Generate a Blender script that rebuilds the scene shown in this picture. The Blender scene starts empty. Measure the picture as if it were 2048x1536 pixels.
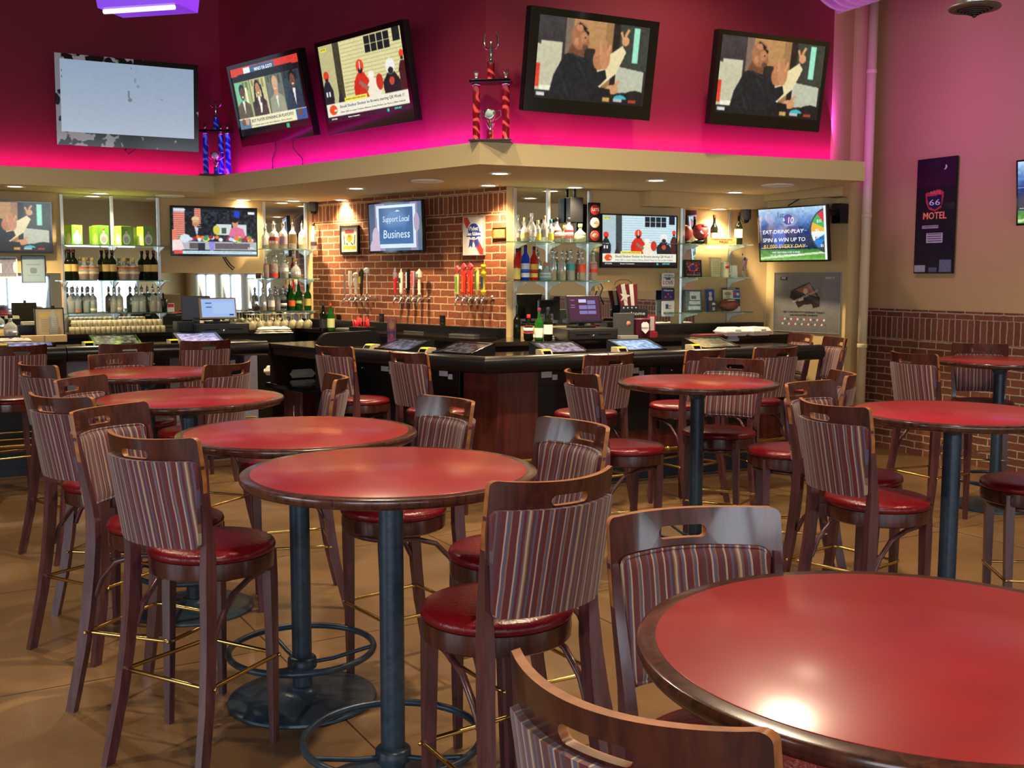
import bpy, bmesh, math, random
import numpy as np
from mathutils import Vector, Matrix, geometry
random.seed(7)
R = math.radians
C = bpy.context.scene.collection
SC = bpy.context.scene

# ------------------------------------------------------------------ camera, world, exposure
CAMZ, FPX, PITCH, ROLL = 1.665, 2140.0, .101, .00186
cam = bpy.data.objects.new('camera', bpy.data.cameras.new('camera'))
C.objects.link(cam)
cam.data.sensor_width = 36.0
cam.data.lens = FPX / 2048 * 36.0
cam.data.clip_start = .05
cam.matrix_world = (Matrix.Translation((0, 0, CAMZ)) @ Matrix.Rotation(math.pi / 2 - PITCH, 4, 'X')
                    @ Matrix.Rotation(ROLL, 4, 'Z'))
SC.camera = cam
SC.view_settings.view_transform = 'Standard'
SC.view_settings.look = 'None'
SC.view_settings.gamma = 1.0
SC.view_settings.use_curve_mapping = False
EXPO = 0.47
SC.view_settings.exposure = EXPO
w = bpy.data.worlds.new('world'); SC.world = w; w.use_nodes = True
bg = w.node_tree.nodes['Background']
bg.inputs[0].default_value = (.75, .86, 1, 1); bg.inputs[1].default_value = .15

DAY = (.80, .90, 1.0)          # daylight through the front windows
WARM = (1.0, .76, .46)
def light(name, kind, loc, energy, color, parent=None, size=.1, size_y=None, rot=(0, 0, 0), spot=None, blend=.5, spread=None):
    l = bpy.data.lights.new(name, kind); l.energy = energy; l.color = color
    if kind == 'AREA':
        l.size = size
        if size_y: l.shape = 'RECTANGLE'; l.size_y = size_y
        if spread: l.spread = spread
    else: l.shadow_soft_size = size
    if spot: l.spot_size = spot; l.spot_blend = blend
    o = bpy.data.objects.new(name, l); C.objects.link(o); o.location = loc; o.rotation_euler = rot
    if parent: o.parent = parent
    return o

# ------------------------------------------------------------------ plan of the room (metres, camera stands over the origin)
def unit(d): return Vector((math.cos(R(d)), math.sin(R(d))))
class Frame:
    """vertical plane: u runs to the right along it, v comes out towards the room, z is up"""
    def __init__(s, x, y, deg):
        s.o = Vector((x, y)); s.deg = deg; s.d = unit(deg); s.n = Vector((s.d.y, -s.d.x))
    def at(s, u, v=0, z=0):
        p = s.o + s.d * u + s.n * v
        return Vector((p.x, p.y, z))
    def px(s, x, y, v=0):
        d = ray(x, y); o = s.o + s.n * v
        t = (o.dot(s.n)) / (Vector((d.x, d.y)).dot(s.n))
        p = Vector((d.x, d.y)) * t
        return (p - o).dot(s.d), CAMZ + d.z * t
def ray(px, py):
    x, y = px - 1024, py - 768
    x, y = x * math.cos(ROLL) + y * math.sin(ROLL), -x * math.sin(ROLL) + y * math.cos(ROLL)
    a, b = x / FPX, -y / FPX
    return Vector((a, math.cos(PITCH) + b * math.sin(PITCH), -math.sin(PITCH) + b * math.cos(PITCH)))
def atz(px, py, z):
    d = ray(px, py) * ((z - CAMZ) / ray(px, py).z)
    return Vector((d.x, d.y, z))
WL = Frame(-2.15, 11.6, 30)        # bar back wall, left run (u negative)
WM = Frame(-2.15, 11.6, -45.1)     # brick wall behind the taps
WR = Frame(-.05, 9.49, 26)         # bar back wall, right run
WS = Frame(2.54, 10.75, -54)       # short wall with the poster
WE = Frame(3.42, 10.64, -63)       # right wall of the room
RL = Frame(-2.804, 10.497, 32)     # upper red walls
RM = Frame(-2.804, 10.497, -45.87)
RR = Frame(-.188, 7.801, 22.2)
BL = Frame(-2.17, 9.47, 30)        # counter noses
BM = Frame(-.19, 7.64, -40)        # (u negative, to the left of the corner)
BR = Frame(-.19, 7.64, 27)
SOF0, SOF1, CEIL = 2.44, 2.596, 5.0

# ------------------------------------------------------------------ materials
def s2l(c):
    c = [x / 255 if max(c) > 1.001 else x for x in c]
    return tuple((x / 12.92 if x <= .04045 else ((x + .055) / 1.055) ** 2.4) for x in c) + (1,)
MATS = {}
def mat(name, col, rough=.5, metal=0, spec=.5, trans=0, ior=1.45, coat=0, emit=None, es=1, bump=0, bscale=40, var=0, vscale=6, alpha=1, sheen=0):
    if name in MATS: return MATS[name]
    m = bpy.data.materials.new(name); m.use_nodes = True; nt = m.node_tree; b = nt.nodes['Principled BSDF']
    b.inputs['Base Color'].default_value = s2l(col); b.inputs['Roughness'].default_value = rough
    b.inputs['Metallic'].default_value = metal; b.inputs['Specular IOR Level'].default_value = spec
    b.inputs['Transmission Weight'].default_value = trans; b.inputs['IOR'].default_value = ior
    b.inputs['Coat Weight'].default_value = coat; b.inputs['Coat Roughness'].default_value = .12
    if sheen: b.inputs['Sheen Weight'].default_value = sheen
    if alpha < 1: b.inputs['Alpha'].default_value = alpha
    if emit: b.inputs['Emission Color'].default_value = s2l(emit); b.inputs['Emission Strength'].default_value = es
    if var or bump:
        tc = nt.nodes.new('ShaderNodeTexCoord')
        if var:
            n = nt.nodes.new('ShaderNodeTexNoise'); n.inputs['Scale'].default_value = vscale; n.inputs['Detail'].default_value = 5
            nt.links.new(tc.outputs['Object'], n.inputs['Vector'])
            r = nt.nodes.new('ShaderNodeMapRange'); r.inputs[1].default_value = .3; r.inputs[2].default_value = .7
            r.inputs[3].default_value = 1 - var; r.inputs[4].default_value = 1 + var
            nt.links.new(n.outputs['Fac'], r.inputs[0])
            x = nt.nodes.new('ShaderNodeVectorMath'); x.operation = 'SCALE'; x.inputs[0].default_value = s2l(col)[:3]
            nt.links.new(r.outputs[0], x.inputs['Scale']); nt.links.new(x.outputs[0], b.inputs['Base Color'])
        if bump:
            n = nt.nodes.new('ShaderNodeTexNoise'); n.inputs['Scale'].default_value = bscale; n.inputs['Detail'].default_value = 3
            nt.links.new(tc.outputs['Object'], n.inputs['Vector'])
            bp = nt.nodes.new('ShaderNodeBump'); bp.inputs['Strength'].default_value = bump; bp.inputs['Distance'].default_value = .01
            nt.links.new(n.outputs['Fac'], bp.inputs['Height']); nt.links.new(bp.outputs[0], b.inputs['Normal'])
    MATS[name] = m
    return m
def nodes(m): return m.node_tree.nodes, m.node_tree.links, m.node_tree.nodes['Principled BSDF']
def ramp(nt, stops, const=False):
    r = nt.nodes.new('ShaderNodeValToRGB'); r.color_ramp.interpolation = 'CONSTANT' if const else 'LINEAR'
    e = r.color_ramp.elements
    while len(e) < len(stops): e.new(.5)
    for i, (p, c) in enumerate(stops): e[i].position = p; e[i].color = s2l(c)
    return r
def wood(name, c0, c1, rough=.3, scale=(30, 30, 3), coat=.4):
    if name in MATS: return MATS[name]
    m = mat(name, c0, rough, coat=coat); N, L, b = nodes(m)
    tc = N.new('ShaderNodeTexCoord'); mp = N.new('ShaderNodeMapping'); mp.inputs['Scale'].default_value = scale
    n = N.new('ShaderNodeTexNoise'); n.inputs['Scale'].default_value = 1.6; n.inputs['Detail'].default_value = 6; n.inputs['Distortion'].default_value = .6
    L.new(tc.outputs['Object'], mp.inputs[0]); L.new(mp.outputs[0], n.inputs['Vector'])
    r = ramp(m.node_tree, [(.35, c0), (.65, c1)]); L.new(n.outputs['Fac'], r.inputs[0]); L.new(r.outputs[0], b.inputs['Base Color'])
    return m
WOOD = wood('dark wood', (50, 21, 17), (76, 34, 25), .27)
PLY = mat('worn plywood edge', (150, 92, 48), .38, var=.35, vscale=30)
WOOD_LO = wood('wood legs', (66, 35, 38), (88, 50, 54), .3)
WOODH = wood('mahogany', (66, 20, 18), (98, 36, 30), .32, (14, 14, 1.2), .7)
WOODE = wood('table edge wood', (50, 26, 22), (84, 46, 34), .22)
BRASS = mat('brass', (200, 168, 100), .22, 1)
CHROME = mat('chrome', (225, 225, 228), .12, 1)
STEEL = mat('brushed steel', (170, 172, 174), .35, 1)
IRON = mat('blue black cast iron', (44, 60, 74), .34, .2, var=.25, vscale=30, bump=.1, bscale=60)
BLACK = mat('black satin', (14, 14, 16), .35, bump=.02, bscale=80)
BLACKG = mat('black gloss', (8, 8, 10), .08, coat=.3)
LEATH = mat('black padded vinyl', (16, 17, 19), .28, bump=.12, bscale=14)
RED = mat('red vinyl', (104, 10, 20), .27, bump=.18, bscale=90, var=.12, vscale=18)
LAM = mat('red laminate', (142, 18, 24), .4, spec=.25, coat=.6, var=.14, vscale=5, bump=.035, bscale=14)
TAN = mat('tan paint', (200, 172, 122), .75, var=.03, vscale=2, bump=.12, bscale=70)
FASC = mat('fascia paint', (196, 176, 130), .75, bump=.06, bscale=80)
MAGW = mat('crimson paint', (122, 24, 44), .7, bump=.2, bscale=60, var=.05, vscale=1.5)
WHITE = mat('white paint', (232, 230, 222), .5)
CREAM = mat('cream pipe', (214, 196, 160), .55)
MIRROR = mat('mirror', (214, 222, 222), .02, 1)
GLASS = mat('clear glass', (236, 246, 244), .02, trans=1, ior=1.45)
GLASSG = mat('green edged shelf glass', (190, 236, 220), .03, trans=.92, ior=1.45)
def stripes():
    m = mat('striped upholstery', (120, 60, 70), .62, sheen=.2); N, L, b = nodes(m); nt = m.node_tree
    tc = N.new('ShaderNodeTexCoord'); sp = N.new('ShaderNodeSeparateXYZ'); L.new(tc.outputs['Object'], sp.inputs[0])
    nz = N.new('ShaderNodeTexNoise'); nz.inputs['Scale'].default_value = 9; L.new(tc.outputs['Object'], nz.inputs['Vector'])
    ad = N.new('ShaderNodeMath'); ad.operation = 'MULTIPLY_ADD'; ad.inputs[1].default_value = .006; L.new(nz.outputs['Fac'], ad.inputs[0]); L.new(sp.outputs['X'], ad.inputs[2])
    mu = N.new('ShaderNodeMath'); mu.operation = 'MULTIPLY'; mu.inputs[1].default_value = 1 / .145; L.new(ad.outputs[0], mu.inputs[0])
    fr = N.new('ShaderNodeMath'); fr.operation = 'FRACT'; L.new(mu.outputs[0], fr.inputs[0])
    bu, cr, bl, go, pl, gr = (92, 28, 36), (168, 144, 122), (84, 74, 100), (130, 94, 66), (80, 42, 54), (96, 76, 80)
    st = [bu, cr, bl, bu, gr, cr, go, pl, bl, bu, cr, pl, bu, go, bl, cr, bu, gr, pl, bu, cr, bl, go, bu]
    ps = [0, .05, .075, .12, .17, .20, .235, .26, .31, .345, .41, .435, .48, .54, .56, .61, .64, .70, .73, .78, .85, .875, .92, .945]
    r = ramp(nt, [(p, c) for p, c in zip(ps, st)], True); L.new(fr.outputs[0], r.inputs[0])
    L.new(r.outputs[0], b.inputs['Base Color'])
    wv = N.new('ShaderNodeTexNoise'); wv.inputs['Scale'].default_value = 400; L.new(tc.outputs['Object'], wv.inputs['Vector'])
    bp = N.new('ShaderNodeBump'); bp.inputs['Strength'].default_value = .15; bp.inputs['Distance'].default_value = .002
    L.new(wv.outputs['Fac'], bp.inputs['Height']); L.new(bp.outputs[0], b.inputs['Normal'])
    return m
STRIPE = stripes()
def brick(name, z_soldier0, z_soldier1, c0, c1, mort, dark=1.0):
    """running bond in object x/z with a soldier course between two heights"""
    m = mat(name, c0, .8); N, L, b = nodes(m); nt = m.node_tree
    tc = N.new('ShaderNodeTexCoord'); sp = N.new('ShaderNodeSeparateXYZ'); L.new(tc.outputs['Object'], sp.inputs[0])
    nz = N.new('ShaderNodeTexNoise'); nz.inputs['Scale'].default_value = 11; L.new(tc.outputs['Object'], nz.inputs['Vector'])
    def wob(sock, k):
        a = N.new('ShaderNodeMath'); a.operation = 'MULTIPLY_ADD'; a.inputs[1].default_value = k
        L.new(nz.outputs['Fac'], a.inputs[0]); L.new(sock, a.inputs[2]); return a.outputs[0]
    X, Z = wob(sp.outputs['X'], .018), wob(sp.outputs['Z'], .014)
    def comb(a, c, off):
        v = N.new('ShaderNodeCombineXYZ'); o = N.new('ShaderNodeMath'); o.operation = 'ADD'; o.inputs[1].default_value = off
        L.new(a, o.inputs[0]); L.new(o.outputs[0], v.inputs[0]); L.new(c, v.inputs[1]); return v.outputs[0]
    def br(vec, w_, offset):
        t = N.new('ShaderNodeTexBrick'); t.offset = offset; t.inputs['Scale'].default_value = 1
        t.inputs['Brick Width'].default_value = w_; t.inputs['Row Height'].default_value = .067
        t.inputs['Mortar Size'].default_value = .0065; t.inputs['Mortar Smooth'].default_value = .25; t.inputs['Bias'].default_value = -.1
        t.inputs['Color1'].default_value = s2l(c0); t.inputs['Color2'].default_value = s2l(c1); t.inputs['Mortar'].default_value = s2l(mort)
        L.new(vec, t.inputs['Vector']); return t
    t1 = br(comb(X, Z, 0), .2, .5)
    t2 = br(comb(Z, X, -z_soldier0 - .007), z_soldier1 - z_soldier0, 0)
    def cmp(v):
        g = N.new('ShaderNodeMath'); g.operation = 'GREATER_THAN'; g.inputs[1].default_value = v; L.new(sp.outputs['Z'], g.inputs[0]); return g.outputs[0]
    s = N.new('ShaderNodeMath'); s.operation = 'SUBTRACT'; L.new(cmp(z_soldier0), s.inputs[0]); L.new(cmp(z_soldier1), s.inputs[1])
    mx = N.new('ShaderNodeMix'); mx.data_type = 'RGBA'; L.new(s.outputs[0], mx.inputs[0]); L.new(t1.outputs['Color'], mx.inputs[6]); L.new(t2.outputs['Color'], mx.inputs[7])
    mf = N.new('ShaderNodeMix'); L.new(s.outputs[0], mf.inputs[0]); L.new(t1.outputs['Fac'], mf.inputs[2]); L.new(t2.outputs['Fac'], mf.inputs[3])
    n2 = N.new('ShaderNodeTexNoise'); n2.inputs['Scale'].default_value = 45; n2.inputs['Detail'].default_value = 6; L.new(tc.outputs['Object'], n2.inputs['Vector'])
    r = N.new('ShaderNodeMapRange'); r.inputs[1].default_value = .25; r.inputs[2].default_value = .75; r.inputs[3].default_value = .72; r.inputs[4].default_value = 1.25; L.new(n2.outputs['Fac'], r.inputs[0])
    sc = N.new('ShaderNodeVectorMath'); sc.operation = 'SCALE'; L.new(mx.outputs[2], sc.inputs[0]); L.new(r.outputs[0], sc.inputs['Scale']); L.new(sc.outputs[0], b.inputs['Base Color'])
    h = N.new('ShaderNodeMath'); h.operation = 'MULTIPLY_ADD'; h.inputs[1].default_value = -1; L.new(mf.outputs[0], h.inputs[0])
    h2 = N.new('ShaderNodeMath'); h2.operation = 'MULTIPLY'; h2.inputs[1].default_value = .5; L.new(n2.outputs['Fac'], h2.inputs[0]); L.new(h2.outputs[0], h.inputs[2])
    bp = N.new('ShaderNodeBump'); bp.inputs['Strength'].default_value = .6; bp.inputs['Distance'].default_value = .012; L.new(h.outputs[0], bp.inputs['Height']); L.new(bp.outputs[0], b.inputs['Normal'])
    return m
BRICKM = brick('warm brick', 2.225, 2.395, (146, 80, 48), (108, 54, 34), (190, 158, 118))
BRICKE = brick('red brick', 1.075, 1.285, (128, 74, 54), (98, 57, 45), (176, 160, 134))
def floor_mat():
    m = mat('stained concrete', (150, 104, 58), .3, coat=.15); N, L, b = nodes(m); nt = m.node_tree
    tc = N.new('ShaderNodeTexCoord')
    n = N.new('ShaderNodeTexNoise'); n.inputs['Scale'].default_value = .9; n.inputs['Detail'].default_value = 8; n.inputs['Roughness'].default_value = .6; L.new(tc.outputs['Object'], n.inputs['Vector'])
    r = ramp(nt, [(.25, (90, 66, 42)), (.5, (118, 88, 56)), (.75, (140, 110, 76))]); L.new(n.outputs['Fac'], r.inputs[0])
    n2 = N.new('ShaderNodeTexNoise'); n2.inputs['Scale'].default_value = 150; n2.inputs['Detail'].default_value = 4; L.new(tc.outputs['Object'], n2.inputs['Vector'])
    mr = N.new('ShaderNodeMapRange'); mr.inputs[3].default_value = .5; mr.inputs[4].default_value = 1.5; L.new(n2.outputs['Fac'], mr.inputs[0])
    sc = N.new('ShaderNodeVectorMath'); sc.operation = 'SCALE'; L.new(r.outputs[0], sc.inputs[0]); L.new(mr.outputs[0], sc.inputs['Scale'])
    mp = N.new('ShaderNodeMapping'); mp.inputs['Rotation'].default_value = (0, 0, R(-30)); mp.inputs['Location'].default_value = (.12, .0, 0); L.new(tc.outputs['Object'], mp.inputs[0])
    t = N.new('ShaderNodeTexBrick'); t.offset = 0; t.inputs['Scale'].default_value = 1; t.inputs['Brick Width'].default_value = 1.52; t.inputs['Row Height'].default_value = 1.52
    t.inputs['Mortar Size'].default_value = .004; t.inputs['Mortar Smooth'].default_value = .1; L.new(mp.outputs[0], t.inputs['Vector'])
    mx = N.new('ShaderNodeMix'); mx.data_type = 'RGBA'; L.new(t.outputs['Fac'], mx.inputs[0]); L.new(sc.outputs[0], mx.inputs[6]); mx.inputs[7].default_value = s2l((44, 26, 16)); L.new(mx.outputs[2], b.inputs['Base Color'])
    n3 = N.new('ShaderNodeTexNoise'); n3.inputs['Scale'].default_value = 3; L.new(tc.outputs['Object'], n3.inputs['Vector'])
    rr = N.new('ShaderNodeMapRange'); rr.inputs[3].default_value = .22; rr.inputs[4].default_value = .5; L.new(n3.outputs['Fac'], rr.inputs[0]); L.new(rr.outputs[0], b.inputs['Roughness'])
    return m
FLOORM = floor_mat()
LAM.node_tree.nodes['Principled BSDF'].inputs['Coat Roughness'].default_value = .2
LAM.node_tree.nodes['Principled BSDF'].inputs['Coat IOR'].default_value = 1.5

# ------------------------------------------------------------------ mesh helpers
class B:
    """collects shapes, then becomes ONE mesh object"""
    def __init__(s): s.bm = bmesh.new(); s.m = Matrix.Identity(4)
    def _add(s, vs, fs, smooth=False, mi=0):
        v = [s.bm.verts.new(s.m @ Vector(p)) for p in vs]
        for f in fs:
            try: q = s.bm.faces.new([v[i] for i in f])
            except ValueError: continue
            q.smooth = smooth; q.material_index = mi
        return v
    def box(s, x0, x1, y0, y1, z0, z1, bev=0, mi=0):
        vs = [(x, y, z) for z in (z0, z1) for y in (y0, y1) for x in (x0, x1)]
        fs = [(0, 2, 3, 1), (4, 5, 7, 6), (0, 1, 5, 4), (2, 6, 7, 3), (0, 4, 6, 2), (1, 3, 7, 5)]
        v = s._add(vs, fs, False, mi)
        if bev:
            ed = list({e for q in v for e in q.link_edges})
            bmesh.ops.bevel(s.bm, geom=ed, offset=bev, segments=2, affect='EDGES', profile=.6)
        return s
    def prism(s, pts, z0, z1, mi=0, axis='Z'):
        n = len(pts)
        f = {'Z': lambda p, h: (p[0], p[1], h), 'Y': lambda p, h: (p[0], h, p[1]), 'X': lambda p, h: (h, p[0], p[1])}[axis]
        vs = [f(p, z0) for p in pts] + [f(p, z1) for p in pts]
        fs = [tuple(range(n))[::-1], tuple(range(n, 2 * n))] + [(i, (i + 1) % n, n + (i + 1) % n, n + i) for i in range(n)]
        s._add(vs, fs, False, mi); return s
    def lathe(s, prof, seg=24, cx=0, cy=0, mi=0, smooth=True, sx=1, sy=1):
        vs = []; fs = []; k = len(prof)
        for i in range(seg):
            a = 2 * math.pi * i / seg
            for r, z in prof: vs.append((cx + r * sx * math.cos(a), cy + r * sy * math.sin(a), z))
        for i in range(seg):
            j = (i + 1) % seg
            for q in range(k - 1): fs.append((i * k + q, j * k + q, j * k + q + 1, i * k + q + 1))
        fs.append(tuple(i * k for i in range(seg))[::-1]); fs.append(tuple(i * k + k - 1 for i in range(seg)))
        s._add(vs, fs, smooth, mi); return s
    def tube(s, pts, r, seg=8, closed=False, mi=0):
        pts = [Vector(p) for p in pts]; n = len(pts); rings = []; up = None
        for i, p in enumerate(pts):
            a = pts[(i - 1) % n] if (closed or i) else p; c = pts[(i + 1) % n] if (closed or i < n - 1) else p
            t = (c - a).normalized()
            if up is None: up = Vector((0, 0, 1)) if abs(t.z) < .9 else Vector((1, 0, 0))
            x = t.cross(up).normalized(); up = x.cross(t).normalized()
            rr = r[i] if isinstance(r, (list, tuple)) else r
            rings.append([p + x * math.cos(2 * math.pi * q / seg) * rr + up * math.sin(2 * math.pi * q / seg) * rr for q in range(seg)])
        vs = [q for ring in rings for q in ring]; fs = []
        for i in range(n if closed else n - 1):
            j = (i + 1) % n
            for q in range(seg): fs.append((i * seg + q, i * seg + (q + 1) % seg, j * seg + (q + 1) % seg, j * seg + q))
        if not closed: fs += [tuple(range(seg))[::-1], tuple((n - 1) * seg + q for q in range(seg))]
        s._add(vs, fs, True, mi); return s
    def bar(s, secs, mi=0, smooth=False):
        """loft of rectangular sections (center, half x, half y)"""
        vs = []
        for c, hx, hy in secs:
            for a, b_ in ((-1, -1), (1, -1), (1, 1), (-1, 1)): vs.append((c[0] + a * hx, c[1] + b_ * hy, c[2]))
        n = len(secs); fs = [(3, 2, 1, 0), tuple((n - 1) * 4 + q for q in range(4))]
        for i in range(n - 1):
            for q in range(4): fs.append((i * 4 + q, i * 4 + (q + 1) % 4, (i + 1) * 4 + (q + 1) % 4, (i + 1) * 4 + q))
        s._add(vs, fs, smooth, mi); return s
    def sphere(s, c, r, seg=12, rings=8, mi=0, sc=(1, 1, 1)):
        prof = [(max(1e-4, math.sin(math.pi * i / rings)), -math.cos(math.pi * i / rings)) for i in range(rings + 1)]
        vs = []; fs = []
        for i in range(seg):
            a = 2 * math.pi * i / seg
            for q, z in prof: vs.append((c[0] + q * r * sc[0] * math.cos(a), c[1] + q * r * sc[1] * math.sin(a), c[2] + z * r * sc[2]))
        k = len(prof)
        for i in range(seg):
            j = (i + 1) % seg
            for q in range(k - 1): fs.append((i * k + q, j * k + q, j * k + q + 1, i * k + q + 1))
        s._add(vs, fs, True, mi); return s
    def plate(s, outer, holes, yf, yb, mi=0, inner=(), smooth=True, edge=0):
        """flat outline in x/z bent and thickened: yf(x,z) front surface, yb(x,z) back surface"""
        P = [Vector(p) for p in outer]; E = [(i, (i + 1) % len(outer)) for i in range(len(outer))]
        for h in holes:
            k = len(P); P += [Vector(p) for p in h]; E += [(k + i, k + (i + 1) % len(h)) for i in range(len(h))]
        P += [Vector(p) for p in inner]
        v2, e2, f2, _, _, _ = geometry.delaunay_2d_cdt(P, E, [], 0, 1e-6)
        def inside(p, poly):
            r = False; j = len(poly) - 1
            for i in range(len(poly)):
                a, b_ = poly[i], poly[j]
                if (a[1] > p[1]) != (b_[1] > p[1]) and p[0] < (b_[0] - a[0]) * (p[1] - a[1]) / (b_[1] - a[1]) + a[0]: r = not r
                j = i
            return r
        F = []
        for f in f2:
            c = [sum(v2[i][q] for i in f) / len(f) for q in (0, 1)]
            if inside(c, outer) and not any(inside(c, h) for h in holes): F.append(f)
        n = len(v2)
        vs = [(p[0], yf(p[0], p[1]), p[1]) for p in v2] + [(p[0], yb(p[0], p[1]), p[1]) for p in v2]
        cnt = {}
        for f in F:
            for i in range(len(f)):
                a, b_ = f[i], f[(i + 1) % len(f)]; cnt.setdefault((min(a, b_), max(a, b_)), []).append((a, b_))
        fs = [tuple(f) for f in F] + [tuple(i + n for i in reversed(f)) for f in F]; nf = len(fs)
        for k, l in cnt.items():
            if len(l) == 1: a, b_ = l[0]; fs.append((b_, a, a + n, b_ + n))
        v = s._add(vs, fs, smooth, mi)
        if edge:
            vi = {q: i for i, q in enumerate(v)}
            for q in v:
                for f in q.link_faces:
                    ids = [vi[x] for x in f.verts if x in vi]
                    if any(i < n for i in ids) and any(i >= n for i in ids): f.material_index = edge
        return s
    def build(s, name, mats, parent=None, auto=None):
        bm = s.bm
        loose = [v for v in bm.verts if not v.link_faces]
        bmesh.ops.delete(bm, geom=loose, context='VERTS')
        bmesh.ops.recalc_face_normals(bm, faces=bm.faces)
        me = bpy.data.meshes.new(name); bm.to_mesh(me); bm.free()
        for m in (mats if isinstance(mats, (list, tuple)) else [mats]): me.materials.append(m)
        if auto: 
            for p in me.polygons: p.use_smooth = True
            try: me.set_sharp_from_angle(angle=R(auto))
            except Exception: pass
        o = bpy.data.objects.new(name, me); C.objects.link(o)
        if parent: o.parent = parent
        return o
def rrect(x0, x1, z0, z1, r, n=5, top=None, dx=None):
    """rounded rectangle outline; dx = max length of straight pieces"""
    pts = []
    for cx, cz, a0 in ((x1 - r, z0 + r, -90), (x1 - r, z1 - r, 0), (x0 + r, z1 - r, 90), (x0 + r, z0 + r, 180)):
        for i in range(n + 1): pts.append((cx + r * math.cos(R(a0 + 90 * i / n)), cz + r * math.sin(R(a0 + 90 * i / n))))
    if dx:
        out = []
        for i, p in enumerate(pts):
            q = pts[(i + 1) % len(pts)]; out.append(p); L_ = math.dist(p, q); k = int(L_ / dx)
            for j in range(1, k + 1): out.append((p[0] + (q[0] - p[0]) * j / (k + 1), p[1] + (q[1] - p[1]) * j / (k + 1)))
        pts = out
    return pts
def tag(o, label, cat, group=None):
    o['label'] = label; o['category'] = cat
    if group: o['group'] = group
    return o
def thing(name, label, cat, loc=(0, 0, 0), rz=0, group=None):
    o = bpy.data.objects.new(name, None); C.objects.link(o); o.location = loc; o.rotation_euler = (0, 0, R(rz)); o.empty_display_size = .1
    return tag(o, label, cat, group)
def struct(o): o['kind'] = 'structure'; return o
def put(o, fr, u, v=0, z=0): o.location = fr.at(u, v, z); o.rotation_euler = (0, 0, R(fr.deg)); return o
def dup(root, loc, rz, label=None, group=None):
    r = root.copy(); C.objects.link(r); r.location = loc; r.rotation_euler = (0, 0, R(rz))
    if label: r['label'] = label
    if group: r['group'] = group
    for ch in list(root.children):
        c = ch.copy(); C.objects.link(c); c.parent = r
        for g in ch.children: d = g.copy(); C.objects.link(d); d.parent = c
    return r
FONTC = {}
def text(name, body, h, m, parent=None, loc=(0, 0, 0), rot=(90, 0, 0), align='CENTER', depth=.0008, width=None, shear=0, bold=0):
    """raised lettering as a mesh; h is the capital height, it reads along local x facing -y"""
    cu = bpy.data.curves.new(name, 'FONT'); cu.body = body; cu.size = h / .69; cu.align_x = align; cu.align_y = 'CENTER'; cu.extrude = depth; cu.shear = shear; cu.offset = bold; cu.resolution_u = 2
    t = bpy.data.objects.new('tmp', cu); C.objects.link(t)
    dg = bpy.context.evaluated_depsgraph_get(); me = bpy.data.meshes.new_from_object(t.evaluated_get(dg))
    bpy.data.objects.remove(t); bpy.data.curves.remove(cu)
    if width and len(me.vertices):
        xs = [v.co.x for v in me.vertices]; k = width / (max(xs) - min(xs))
        for v in me.vertices: v.co.x *= k
    me.materials.clear(); me.materials.append(m)
    o = bpy.data.objects.new(name, me); C.objects.link(o); o.location = loc; o.rotation_euler = tuple(R(a) for a in rot)
    if parent: o.parent = parent
    return o
# ------------------------------------------------------------------ room shell
def wall(name, fr, u0, u1, z0, z1, m, th=.12, openings=()):
    """a wall slab in the frame; openings are (u0,u1,z0,z1) holes"""
    b = B(); us = sorted({u0, u1, *[o[0] for o in openings], *[o[1] for o in openings]}); zs = sorted({z0, z1, *[o[2] for o in openings], *[o[3] for o in openings]})
    for i in range(len(us) - 1):
        for j in range(len(zs) - 1):
            uc, zc = (us[i] + us[i + 1]) / 2, (zs[j] + zs[j + 1]) / 2
            if any(o[0] < uc < o[1] and o[2] < zc < o[3] for o in openings): continue
            b.box(us[i], us[i + 1], 0, th, zs[j], zs[j + 1])
    return struct(put(b.build(name, m), fr, 0))
fl = B(); fl.prism([(-9, -5.2), (12.6, -5.2), (12.6, 13), (-9, 13)], -.06, 0); struct(fl.build('floor', FLOORM))
CEILM = mat('dark ceiling', (46, 42, 44), .9)
ce = B(); ce.prism([(-9, -5.2), (12.6, -5.2), (12.6, 13), (-9, 13)], CEIL, CEIL + .1); struct(ce.build('ceiling', CEILM))
wall('wall_back_left', WL, -8, 0, 0, SOF0, TAN)
wall('wall_brick', WM, 0, 2.977, 0, SOF0, BRICKM)
wall('wall_back_right', WR, 0, 2.88, 0, SOF0, TAN)
wall('wall_end', WS, 0, .957, 0, CEIL, TAN)
F_COL = Frame(3.10, 9.98, 26); wall('wall_column', F_COL, 0, .16, 0, CEIL, TAN)
F_C2 = Frame(*F_COL.at(.16).xy, 75); wall('wall_reveal', F_C2, 0, .75, 0, CEIL, TAN)
# right wall: brick dado below, paint above
WIN_E = [(10.2, 12.0, .75, 1.7), (12.3, 14.1, .75, 1.7), (14.4, 16.2, .75, 1.7)]
wall('wall_right_brick', WE, -.35, 9.8, 0, 1.355, BRICKE, .14)
wall('wall_right', WE, -.35, 17.5, 0, CEIL, mat('tan paint east', (196, 166, 116), .75, bump=.1, bscale=70), .12, WIN_E).location += Vector((WE.n.x, WE.n.y, 0)) * -.02
WR_ = Frame(10.4, -4.6, 180)
WIN_S = [(.9, 3.3, .6, 1.65), (3.7, 6.1, .6, 1.65), (6.5, 8.9, .6, 2.0), (9.3, 11.7, .6, 2.7), (12.1, 14.5, .6, 2.7)]
wall('wall_front', WR_, -1.4, 18.4, 0, CEIL, TAN, .12, WIN_S)
WLF = Frame(-7.6, -4.6, 90)
WIN_W = [(.8, 3.2, .6, 2.7), (3.6, 6.0, .6, 2.7)]
wall('wall_left', WLF, -.2, 13, 0, CEIL, TAN, .12, WIN_W)
n = 0
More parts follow.
